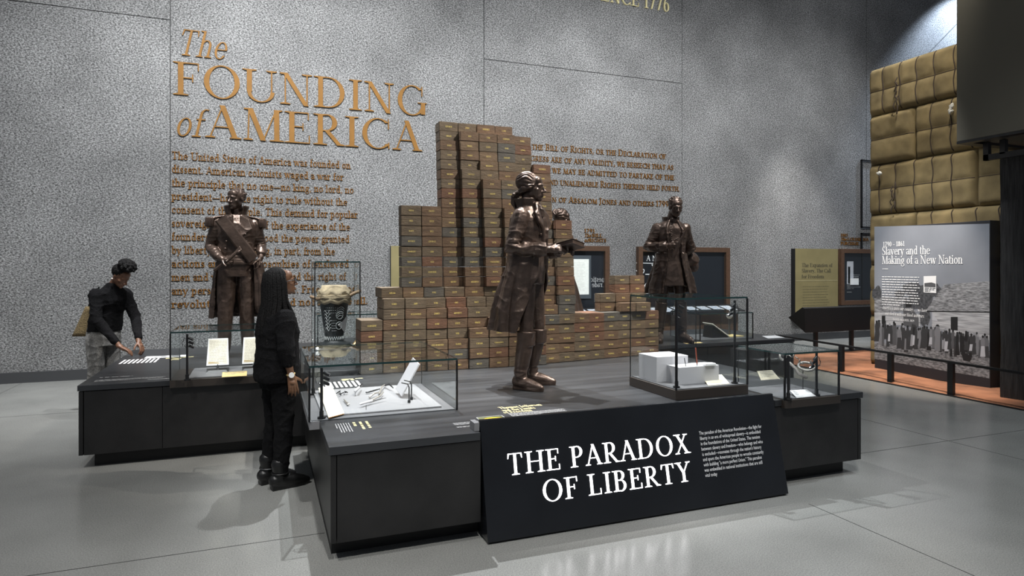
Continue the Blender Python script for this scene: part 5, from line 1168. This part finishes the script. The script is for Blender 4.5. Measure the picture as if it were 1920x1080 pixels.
obj('coat_buttons', mb, BR, t, smooth=True, local=True)
mb = MB(); mb.ball((0, -.055, 1.505), (.05, .045, .05)); mb.ball((0, -.1, 1.45), (.035, .03, .06)); collar(mb, (0, .0, 1.49), .066, .064, .08, 12, .004, .016); fuse('cravat', mb, BR, t, .006, 2, fold(.006, 10, 10, 30, 2))
for F_, yw, kn in ((FR, -8, (-.115, -.02)), (FL, 10, (.115, -.03))):
    mb = MB(); boot(mb, F_, yw, .98); mb.tube([(F_[0], F_[1], .08), (F_[0], F_[1], .16), ((F_[0] + kn[0]) / 2, (F_[1] + kn[1]) / 2, .3), (kn[0], kn[1] + .005, .42), (kn[0], kn[1], .47)], [.052, .054, .068, .07, .068], 18, cap=False)
    mb.tube([(kn[0], kn[1] + .003, .36), (kn[0], kn[1], .475)], [.076, .078], 18, cap=False)
    fuse('boot', mb, BR, t, .006, 2, lambda p, n: fold(.009, 7, 7, 22, 5)(p, n) * max(0, 1 - abs(p.z - .14) / .12))
c = V((-.03, -.345, 1.165)); m3 = rz3(-12, 12, -20)
mb = MB().hexa([c + m3 @ V(v) for v in ((-.075, -.11, -.014), (.075, -.11, -.014), (.075, .11, -.014), (-.075, .11, -.014), (-.075, -.11, .014), (.075, -.11, .014), (.075, .11, .014), (-.075, .11, .014))])
for z in (-.017, .017): mb.hexa([c + m3 @ V((x, y, z + k)) for k in (-.003, .003) for x, y in ((-.08, -.115), (.08, -.115), (.08, .115), (-.08, .115))])
obj('book', mb, BR, t, local=True, bevel=.002)
# ================= left statue: uniform with epaulettes, sash and sword
t = thing('bronze_statue', 'bronze statue in uniform with epaulettes, sash and sword on the left plinth', 'statue', (-.27, 7.32, PL), R(2))
hc = V((-.005, -.03, 1.672)); hr = rz3(4, 0, -38)
mb = MB(); head(mb, hc, hr, 1.0); mb.tube([(0, .02, 1.45), (0, 0, 1.6)], [.07, .058])
mb.loft([ring(0, 0, z, a, b) for z, a, b in ((.86, .165, .125), (.98, .17, .13), (1.1, .16, .12), (1.3, .17, .13), (1.44, .14, .09), (1.5, .07, .06))])
leg(mb, (-.09, 0, .92), (-.105, -.02, .5), (-.12, .02, .1), (.105, .095, .076, .075, .06)); leg(mb, (.09, 0, .92), (.1, -.01, .5), (.115, .03, .1), (.105, .095, .076, .075, .06))
WR, WL = V((-.14, -.2, 1.05)), V((.235, -.09, 1.06))
arm(mb, (-.2, 0, 1.43), (-.25, .03, 1.17), WR); arm(mb, (.2, 0, 1.43), (.24, .03, 1.18), WL)
hand(mb, WR, (.75, -.45, -.1), (.3, .3, -.9), (.2, -.6, .6), 1.05, (35, 60, 40)); hand(mb, WL, (-.1, -.2, -.95), (-.8, .3, -.1), (-.5, -.8, .1), 1.05, (25, 40, 30))
fuse('body', mb, BR, t, .0055, 2, both(fold(.0015, 20, 20, 20), lambda p, n: fold(.005, 9, 9, 5, 4)(p, n) * (p.z < .95)))
mb = MB(); H = lambda x, y, z: hc + hr @ V((x, y, z)); mb.ball(H(0, .035, .035), (.082, .085, .082), hr)
for i in range(60):
    a = i * 2.4; b = .2 + .9 * ((i * 37) % 60) / 60; p = V((math.cos(a) * math.cos(b) * .083, .035 + abs(math.sin(a)) * math.cos(b) * .09, .035 + math.sin(b) * .085)); mb.ball(H(*p), .010, nu=6, nv=5)
fuse('hair', mb, BR, t, .0045, 1, fold(.004, 60, 60, 60, 1))
mb = MB()
mb.loft([ring(0, .005, z, a, b) for z, a, b in ((.99, .178, .14), (1.1, .172, .135), (1.22, .186, .142), (1.34, .2, .146), (1.41, .205, .13), (1.47, .16, .1), (1.51, .09, .08))])
arm(mb, (-.175, 0, 1.41), (-.252, .035, 1.175), WR + V((-.04, .06, .02)), (.074, .066, .06, .058, .05)); arm(mb, (.175, 0, 1.41), (.245, .035, 1.185), WL + V((.005, .03, .05)), (.074, .066, .06, .058, .05))
collar(mb, (0, .005, 1.47), .09, .085, .13, 34, .035, .014, .0)
for q in (-1, 1):
    mb.hexa([(q * .03, -.12, 1.26), (q * .15, -.11, 1.36), (q * .12, -.08, 1.46), (q * .04, -.08, 1.5), (q * .03, -.155, 1.26), (q * .155, -.15, 1.36), (q * .12, -.12, 1.46), (q * .04, -.12, 1.5)])
skirt(mb, interp([(1.02, 0, .01, .182, .145, 60, 0), (.85, 0, .03, .205, .17, 66, .5), (.6, 0, .05, .222, .19, 74, 1), (.42, 0, .06, .235, .2, 80, 1.2)], 12), .018, 60, 2, 8, .014)
fuse('coat', mb, BR, t, .006, 2, both(fold(.006, 6, 6, 5, 3), fold(.004, 10, 10, 14, 8), elbow(.008, 5)))
for q, nm in ((-1, 'epaulette'), (1, 'epaulette')):
    mb = MB().hexa([(q * .1, -.045, 1.485), (q * .25, -.06, 1.455), (q * .25, .06, 1.455), (q * .1, .045, 1.485), (q * .1, -.045, 1.505), (q * .25, -.06, 1.475), (q * .25, .06, 1.475), (q * .1, .045, 1.505)]); mb.ball((q * .235, 0, 1.465), (.062, .07, .016))
    e = fuse(nm, mb, BR, t, .006, 1); mb = MB()
    for i in range(15): a = R(-100 + i * 14.3); x, y = .232 + .056 * math.cos(a), .066 * math.sin(a); mb.tube([(q * x, y, 1.465), (q * (x + .006), y * 1.05, 1.385)], [.010, .008], 6)
    obj('fringe', mb, BR, e, smooth=True, local=True)
mb = MB(); rg = []
for i in range(15):
    u = i / 14; x = -.15 + .31 * u; z = 1.46 - .42 * u; yy = -.153 - .02 * math.sin(u * 3.1); rg.append([(x - .04, yy + .004, z - .03), (x - .036, yy - .004, z - .027), (x, yy - .005, z), (x + .036, yy - .004, z + .027), (x + .04, yy + .004, z + .03)])
mb.shell(rg, .014); obj('sash', mb, BR, t, smooth=True, local=True, angle=35)
mb = MB(); mb.loft([ring(0, .002, z, a, b) for z, a, b in ((.985, .187, .15), (1.0, .192, .156), (1.04, .19, .153), (1.08, .184, .148))]); fuse('waist_sash', mb, BR, t, .006, 1, fold(.009, 3, 3, 34, 6))
mb = MB()
for i, (x, b, w_) in enumerate(((.2, .45, .032), (.235, .36, .04), (.26, .5, .03), (.215, .55, .03))): mb.tube([(x - .02, -.09 - .01 * i, 1.0), (x, -.1, .8), (x + .015, -.09, b + .1), (x + .012, -.09, b)], [.02, w_, w_ * 1.15, .006], 8)
fuse('sash_tails', mb, BR, t, .006, 1, fold(.010, 22, 22, 2, 4))
mb = MB(); mb.tube([(-.2, -.2, .93), (-.08, -.27, 1.03), (.03, -.27, 1.14)], [.017, .018, .02], 10); mb.tube([(.0, -.27, 1.12), (.035, -.275, 1.165), (.045, -.28, 1.135), (.02, -.29, 1.11)], [.014, .014, .012, .01], 8); mb.tube([(-.09, -.3, 1.02), (-.07, -.22, 1.05)], .012, 8)
fuse('sword_hilt', mb, BR, t, .005, 1)
obj('scabbard', MB().tube([(.25, -.05, .98), (.225, .0, .5), (.21, .03, .14)], [.018, .016, .012], 8), BR, t, smooth=True, local=True)
mb = MB()
for q in (-1, 1):
    for k in range(3): mb.ball((q * (.085 + .01 * k), -.158 + .0 * k, 1.3 - .075 * k), .012)
obj('coat_buttons', mb, BR, t, smooth=True, local=True)
for x, y, yw in ((-.12, .02, -10), (.115, .03, 12)): mb = MB(); boot(mb, (x, y), yw, 1.08); mb.tube([(x, y, .07), (x, y, .2)], [.054, .068], 16); fuse('shoe', mb, BR, t, .006, 2)
# ================= right statue: frock coat, scroll raised, hat behind the back
t = thing('bronze_statue', 'bronze statue in open frock coat raising a scroll, on the back right plinth', 'statue', (4.95, 7.02, .67), R(-17), scale=1.05)
hc = V((.035, -.05, 1.655)); hr = rz3(9, 4, 2)
mb = MB(); head(mb, hc, hr, 1.02); mb.tube([(0, .02, 1.45), (.02, -.01, 1.6)], [.07, .06])
mb.loft([ring(0, 0, z, a, b) for z, a, b in ((.86, .155, .12), (.98, .16, .125), (1.1, .15, .12), (1.3, .165, .13), (1.44, .14, .09), (1.5, .07, .06))])
leg(mb, (-.085, 0, .92), (-.12, -.02, .5), (-.15, .03, .1)); leg(mb, (.085, 0, .92), (.1, -.03, .5), (.13, -.02, .1))
WR, WL = V((-.1, -.235, 1.19)), V((.14, .2, 1.0))
arm(mb, (-.19, 0, 1.42), (-.285, .0, 1.17), WR); arm(mb, (.19, 0, 1.42), (.27, .08, 1.16), WL)
hand(mb, WR, (.8, -.55, .05), (.35, .9, -.05), (.0, -.1, .95), 1.1, (50, 65, 40)); hand(mb, WL, (-.2, .3, -.8), (-.5, .5, 0), (-.5, -.5, 0), 1.05)
fuse('body', mb, BR, t, .0055, 2, fold(.0015, 20, 20, 20))
mb = MB(); H = lambda x, y, z: hc + hr @ V((x, y, z)); mb.ball(H(0, .03, .052), (.085, .092, .085), hr)
for i in range(90):
    a = i * 2.4; b = .15 + 1.2 * ((i * 37) % 90) / 90; mb.ball(H(math.cos(a) * math.cos(b) * .088, .03 + math.sin(a) * math.cos(b) * (.088 if math.sin(a) > 0 else .07), .055 + math.sin(b) * .085), .012, nu=6, nv=5)
for q in (-1, 1): mb.ball(H(q * .07, -.012, .012), (.011, .02, .03), hr)
fuse('hair', mb, BR, t, .005, 1)
mb = MB()
mb.loft([ring(0, .01, z, a, b) for z, a, b in ((1.0, .175, .14), (1.1, .172, .135), (1.22, .182, .14), (1.34, .195, .142), (1.41, .198, .128), (1.47, .15, .1), (1.51, .09, .08))])
arm(mb, (-.168, .005, 1.40), (-.29, .005, 1.175), WR + V((-.05, .025, -.01)), (.078, .07, .064, .06, .05)); arm(mb, (.168, .005, 1.40), (.275, .085, 1.165), WL + V((.01, -.02, .03)), (.078, .07, .064, .06, .05))
mb.tube([WR + V((-.11, .05, -.02)), WR + V((-.025, .015, -.005))], [.062, .06], 16, cap=False)
collar(mb, (0, .01, 1.45), .09, .085, .1, 42, .02, .014, 0)
skirt(mb, interp([(1.1, 0, .01, .18, .145, 22, 0), (.95, 0, .015, .2, .165, 26, .4), (.8, 0, .03, .24, .2, 30, .8), (.6, 0, .05, .29, .24, 34, 1.2)], 14), .018, 70, 3, 8, .02)
for q in (-1, 1): mb.tube([(q * .05, -.08, 1.5), (q * .1, -.125, 1.38), (q * .085, -.145, 1.2), (q * .08, -.14, 1.05)], [.014, .017, .013, .012], 8)
fuse('coat', mb, BR, t, .006, 2, both(fold(.009, 6, 6, 2.5, 3), fold(.005, 10, 10, 14, 8), elbow(.009, 7)))
mb = MB(); mb.loft([ring(0, -.004, z, a, b) for z, a, b in ((.7, .185, .15), (.85, .172, .145), (1.0, .15, .13), (1.2, .15, .135), (1.4, .13, .12), (1.5, .07, .075))]); mb.ball((.01, -.075, 1.5), (.05, .03, .04)); fuse('waistcoat', mb, BR, t, .006, 2, both(fold(.008, 5, 5, 2, 9), fold(.004, 9, 9, 9, 2)))
mb = MB()
for k in range(6): mb.ball((-.05 + .004 * k, -.143, 1.42 - .055 * k), .010)
obj('waistcoat_buttons', mb, BR, t, smooth=True, local=True)
obj('scroll', MB().tube([(-.07, -.27, 1.04), (-.005, -.29, 1.2), (.075, -.315, 1.37)], [.026, .02, .012], 14, cap=False), BR, t, smooth=True, local=True, angle=40)
mb = MB(); m3 = rz3(60, 0, 30); c = V((.30, .2, 1.0)); mb.loft([[c + m3 @ V((r * math.cos(i * .2618), r * math.sin(i * .2618), z)) for i in range(24)] for r, z in ((.15, -.01), (.155, 0), (.15, .01), (.085, .015), (.08, .1), (.06, .11), (.01, .112))]); obj('hat', mb, BR, t, smooth=True, local=True)
for x, y, yw in ((-.15, .03, -14), (.13, -.02, 16)): mb = MB(); boot(mb, (x, y), yw, 1.1); mb.tube([(x, y, .07), (x * .95, y, .25), (x * .85, -.02, .5)], [.054, .07, .075], 16, cap=False); fuse('boot', mb, BR, t, .006, 2, lambda p, n: fold(.009, 7, 7, 22, 5)(p, n) * max(0, 1 - abs(p.z - .14) / .12))
# ================= covered statue: woman in a long dress behind the bricks
t = thing('bronze_statue', 'bronze statue with wrapped head mostly hidden behind the brick tower', 'statue', (3.47, 7.3, DT), R(62))
hc = V((0, -.04, 1.6)); hr = rz3(12, 0, 0)
mb = MB(); head(mb, hc, hr, .97); mb.tube([(0, .02, 1.38), (0, 0, 1.55)], [.055, .05]); WR, WL = V((-.07, -.17, 1.3)), V((.07, -.06, 1.02))
mb.loft([ring(0, 0, z, a, b) for z, a, b in ((.9, .16, .13), (1.05, .125, .1), (1.25, .15, .125), (1.37, .13, .085), (1.42, .06, .055))])
arm(mb, (-.165, .01, 1.35), (-.2, -.1, 1.08), WR); arm(mb, (.165, .01, 1.35), (.21, .02, 1.08), WL); hand(mb, WR, (.1, .1, .95), (.3, .9, 0), (.9, -.2, 0), .95); hand(mb, WL, (-1, -.1, .1), (0, 1, -.2), (0, -.2, .9), .95)
fuse('body', mb, BR, t, .006, 2)
mb = MB(); H = lambda x, y, z: hc + hr @ V((x, y, z)); mb.ball(H(0, .035, .04), (.088, .104, .092), hr, 32, 20); mb.ball(H(0, .1, .05), (.06, .05, .06), hr)
fuse('head_wrap', mb, BR, t, .0045, 1, grooves(hc, hr @ rz3(0, 35, 50), 5, .010))
mb = MB(); mb.loft([ring(0, .0, z, a, b) for z, a, b in ((1.0, .14, .115), (1.1, .135, .11), (1.25, .162, .135), (1.36, .165, .1), (1.42, .1, .075))])
arm(mb, (-.165, .01, 1.35), (-.205, -.095, 1.08), WR + V((-.02, .01, -.05)), (.07, .065, .06, .055, .05)); arm(mb, (.165, .01, 1.35), (.215, .025, 1.08), WL + V((.05, .03, 0)), (.07, .065, .06, .055, .05))
rg = []
for i in range(17):
    u = i / 16; z = 1.05 - 1.05 * u; k = .13 + .3 * u ** .8; rg.append([(k * (1 + .06 * u * math.sin(11 * a * .105 + 1)) * math.cos(a * .105), .02 * u + k * .95 * (1 + .06 * u * math.sin(11 * a * .105 + 1)) * math.sin(a * .105), z) for a in range(60)])
mb.loft(rg); fuse('dress', mb, BR, t, .007, 2, fold(.008, 7, 7, 3, 3))
# ================= visitors
M['skin'] = mat('skin_brown', (.15, .07, .034), .5, var=.1, vscale=20)
M['skin_dark'] = mat('skin_deep', (.14, .065, .036), .5, var=.1, vscale=20)
M['knit_black'] = mat('knit_black', (.0055, .0053, .006), .9, spec=.15, var=.4, vscale=60, bump=.5, bscale=120)
M['denim_black'] = mat('trousers_black', (.0045, .0045, .005), .85, spec=.15, var=.4, vscale=50, bump=.3, bscale=120)
M['leather'] = mat('boot_leather', (.006, .006, .006), .4)
M['locs'] = mat('locs_hair', (.005, .0045, .0045), .7, spec=.2, var=.4, vscale=70, bump=.5, bscale=90)
M['tweed'] = mat('trousers_grey', (.17, .165, .155), .9, var=.45, vscale=90, bump=.3, bscale=120)
M['nail'] = mat('nails_pale', (.75, .68, .6), .4)
# near visitor: black clothes, long locs, seen from behind her right shoulder
t = thing('person', 'person in black with long locs and a watch, standing at the tool case', 'person', (.106, 5.15, 0), R(111), scale=.925)
hc = V((.0, -.03, 1.655)); hr = rz3(-8, 0, -3); WR, WL = V((-.24, .0, .92)), V((.22, -.03, .9))
mb = MB(); head(mb, hc, hr, .98, True); mb.tube([(0, .03, 1.44), (0, .01, 1.58)], [.055, .052])
mb.loft([ring(0, 0, z, a, b) for z, a, b in ((.86, .16, .125), (1.0, .15, .12), (1.12, .13, .105), (1.3, .15, .12), (1.42, .12, .08), (1.48, .055, .05))])
leg(mb, (-.085, 0, .92), (-.09, -.01, .5), (-.1, .03, .1), (.075, .065, .045, .045, .035)); leg(mb, (.085, 0, .92), (.09, .0, .5), (.1, .05, .1), (.075, .065, .045, .045, .035))
arm(mb, (-.175, .02, 1.38), (-.245, .045, 1.12), WR, (.045, .04, .034, .034, .024)); arm(mb, (.175, .02, 1.38), (.235, .03, 1.12), WL, (.045, .04, .034, .034, .024))
hand(mb, WR, (.03, -.16, -.95), (.85, -.1, -.1), (0, -.95, -.1), 1.06, (8, 16, 12), .5, 1.1); hand(mb, WL, (-.05, -.15, -.95), (-.85, 0, 0), (0, -.9, 0), .98)
fuse('body', mb, 'skin', t, .0045, 2)
mb = MB(); mb.loft([ring(0, y, z, a, b) for z, y, a, b in ((.86, .02, .2, .165), (.9, .02, .205, .17), (1.0, .015, .195, .165), (1.12, .015, .18, .155), (1.26, .01, .185, .16), (1.36, .015, .19, .13), (1.43, .02, .13, .09), (1.47, .02, .075, .07))])
arm(mb, (-.17, .02, 1.37), (-.245, .045, 1.13), V((-.245, .045, 1.13)).lerp(WR, .45), (.078, .07, .064, .06, .054)); arm(mb, (.17, .02, 1.37), (.24, .03, 1.13), V((.24, .03, 1.13)).lerp(WL, .6), (.078, .07, .064, .06, .054))
fuse('sweater', mb, 'knit_black', t, .007, 2, both(fold(.008, 5, 5, 9, 2), fold(.004, 14, 14, 14, 4)))
mb = MB(); mb.loft([ring(0, .005, z, a, b) for z, a, b in ((.8, .17, .14), (.92, .175, .145), (1.0, .165, .135))])
leg(mb, (-.088, .005, .88), (-.092, -.005, .5), (-.1, .03, .13), (.1, .092, .074, .072, .06)); leg(mb, (.088, .005, .88), (.092, .005, .5), (.1, .05, .13), (.1, .092, .074, .072, .06))
fuse('trousers', mb, 'denim_black', t, .007, 2, both(fold(.008, 7, 7, 9, 2), fold(.003, 16, 16, 16, 4)))
for x, y, yw in ((-.1, .03, -3), (.1, .05, 4)):
    mb = MB(); boot(mb, (x, y), yw, 1.12); mb.tube([(x, y, .07), (x, y + .005, .16), (x, y + .01, .2)], [.056, .058, .062], 16); b = fuse('ankle_boot', mb, 'leather', t, .006, 2)
    mb = MB(); torus(mb, (x, y, .13), .064, .006, Matrix.Identity(3)); obj('strap', mb, 'steel' if x > 0 else 'leather', b, smooth=True, local=True)
mb = MB(); H = lambda x, y, z: hc + hr @ V((x, y, z)); mb.ball(H(0, .04, .04), (.084, .088, .088), hr); mb.ball(H(0, .085, -.06), (.082, .055, .11), hr)
rl = random.Random(9)
for i in range(84):                            # the locs fall from the crown over back and shoulders
    a = R(-8 + 196 * (i / 83)) + rl.uniform(-.05, .05); rr_ = .084 + .012 * (i % 3); L_ = rl.uniform(.30, .46)
    x, y = math.cos(a) * rr_, .03 + math.sin(a) * rr_ * 1.12; fr = max(0, .25 - math.sin(a)) * 3
    p = [H(x * .25, .02 + y * .3, .122), H(x * .8, y * .85 + .004, .09), H(x * 1.02, y * 1.05, .0), H(x * 1.08, y * 1.12 + .01, -.14)]
    e = p[-1]; ex = min(.15, abs(e.x) * 1.1) * (1 if e.x > 0 else -1); yb = e.y + .03 - .075 * min(1, fr)
    p += [V((ex * 1.1, yb, e.z - L_ * .35)), V((ex * 1.2 + rl.uniform(-.02, .02), yb + .012 - .03 * min(1, fr), e.z - L_ * .7)), V((ex * 1.2 + rl.uniform(-.025, .025), yb - .03 * min(1, fr), e.z - L_))]
    mb.tube(p, [.012, .014, .0135, .013, .012, .011, .006], 7)
obj('locs', mb, 'locs', t, smooth=True, local=True)
mb = MB()
for q in (-1, 1):
    torus(mb, H(q * .033, -.1, .003), .025, .0032, hr @ Matrix.Rotation(R(90), 3, 'X') @ Matrix.Rotation(R(q * 6), 3, 'Y')); mb.tube([H(q * .058, -.095, .008), H(q * .078, -.03, .01), H(q * .083, .02, .006)], .0035, 6)
mb.tube([H(-.01, -.106, .006), H(.01, -.106, .006)], .003, 6); obj('glasses', mb, 'black', t, smooth=True, local=True)
wc = V((-.245, .045, 1.12)).lerp(WR, .93); ad = (WR - V((-.245, .045, 1.12))).normalized(); q = ad.to_track_quat('Z', 'Y').to_matrix()
mb = MB(); torus(mb, wc, .029, .0065, q); b = obj('watch', mb, mat('watch_strap', (.6, .45, .2), .4, metal=.6), t, smooth=True, local=True)
n_ = V((-1, .25, 0)); n_ = (n_ - ad * n_.dot(ad)).normalized(); obj('watch_face', MB().tube([wc + n_ * .027, wc + n_ * .037], .021, 18, cap=False), 'print_white', b, local=True)
# far visitor: bending over the touch graphic
t = thing('person', 'person with hair in a bun and dark top bending over the left plinth', 'person', (-1.64, 8.23, 0), R(49))
hc = V((.0, -.235, 1.545)); hr = rz3(38, 0, 8); WR, WL = V((-.14, -.40, .80)), V((.07, -.42, .83))
mb = MB(); head(mb, hc, hr, .97, True); mb.tube([(0, -.09, 1.40), (0, -.16, 1.48), (0, -.2, 1.53)], [.06, .052, .052])
mb.loft([ring(0, y, z, a, b) for z, y, a, b in ((.86, .02, .15, .12), (1.0, 0, .13, .11), (1.15, -.04, .13, .105), (1.3, -.08, .145, .11), (1.4, -.1, .1, .07), (1.45, -.12, .055, .05))])
leg(mb, (-.085, .03, .9), (-.09, .02, .5), (-.1, .07, .1), (.075, .065, .045, .045, .035)); leg(mb, (.085, .03, .9), (.09, .0, .5), (.1, .03, .1), (.075, .065, .045, .045, .035))
arm(mb, (-.17, -.08, 1.35), (-.225, -.16, 1.08), WR, (.045, .04, .034, .034, .024)); arm(mb, (.17, -.09, 1.35), (.19, -.22, 1.09), WL, (.045, .04, .034, .034, .024))
hand(mb, WR, (.35, -.75, -.45), (.05, -.3, -.9), (.9, .2, 0), 1., (5, 30, 20)); hand(mb, WL, (-.05, -.5, -.75), (-.2, .5, -.6), (-.9, 0, 0), 1., (15, 30, 20))
fuse('body', mb, 'skin_dark', t, .005, 2)
mb = MB(); mb.loft([ring(0, y, z, a, b) for z, y, a, b in ((.94, .01, .17, .14), (1.0, .0, .168, .14), (1.15, -.03, .165, .135), (1.28, -.07, .175, .14), (1.36, -.09, .17, .11), (1.42, -.11, .1, .085), (1.47, -.14, .066, .064))])
arm(mb, (-.165, -.08, 1.345), (-.225, -.16, 1.085), V((-.225, -.16, 1.085)).lerp(WR, .8), (.075, .064, .056, .05, .04)); arm(mb, (.165, -.09, 1.345), (.19, -.22, 1.095), V((.19, -.22, 1.095)).lerp(WL, .85), (.075, .064, .056, .05, .04))
fuse('jumper', mb, 'knit_black', t, .007, 2, both(fold(.008, 5, 5, 9, 2), fold(.004, 14, 14, 14, 4)))
mb = MB(); mb.loft([ring(0, .02, z, a, b) for z, a, b in ((.78, .16, .13), (.9, .165, .14), (.99, .15, .125))]); leg(mb, (-.088, .03, .86), (-.092, .02, .5), (-.1, .07, .1), (.098, .09, .075, .074, .066)); leg(mb, (.088, .03, .86), (.092, .0, .5), (.1, .03, .1), (.098, .09, .075, .074, .066))
fuse('trousers', mb, 'tweed', t, .007, 2, fold(.008, 7, 7, 9, 2))
for x, y, yw in ((-.1, .07, -6), (.1, .03, 6)): mb = MB(); boot(mb, (x, y), yw, 1.08); mb.tube([(x, y, .07), (x, y, .14)], .05, 12); fuse('shoe', mb, 'leather', t, .006, 2)
mb = MB(); H = lambda x, y, z: hc + hr @ V((x, y, z)); mb.ball(H(0, .035, .045), (.084, .09, .082), hr); mb.ball(H(0, .0, .135), (.085, .08, .06), hr)
for i in range(120):
    a = i * 2.4; b = -.3 + 1.8 * ((i * 53) % 120) / 120; mb.ball(H(.085 * math.cos(a) * math.cos(b), .0 + .085 * math.sin(a) * math.cos(b), .14 + .06 * math.sin(b)), .017, nu=6, nv=5)
fuse('hair', mb, 'locs', t, .006, 1, fold(.006, 60, 60, 60, 1))
obj('earring', MB().ball(H(-.08, .012, -.04), .009), 'nail', t, smooth=True, local=True)
t = thing('tote_bag', 'tan woven tote bag hanging behind the bending visitor', 'bag', (-1.86, 8.4, .86))
mb = MB(); rg = []
for i in range(9):
    u = i / 8; w_ = .13 - .085 * u; d = .06 - .03 * u; rg.append([(-1.865 + .05 * u + w_ * math.cos(a * .3142), 8.41 - .03 * u + d * math.sin(a * .3142), .875 + .33 * u) for a in range(20)])
mb.loft(rg); obj('bag_body', mb, mat('woven_straw', (.14, .1, .045), .9, var=.4, vscale=60, bump=.5, bscale=90), t, smooth=True)
obj('strap', MB().tube([(-1.83, 8.38, 1.2), (-1.77, 8.33, 1.34), (-1.70, 8.24, 1.42), (-1.72, 8.3, 1.36), (-1.80, 8.39, 1.2)], .01, 6), 'leather', t, smooth=True)
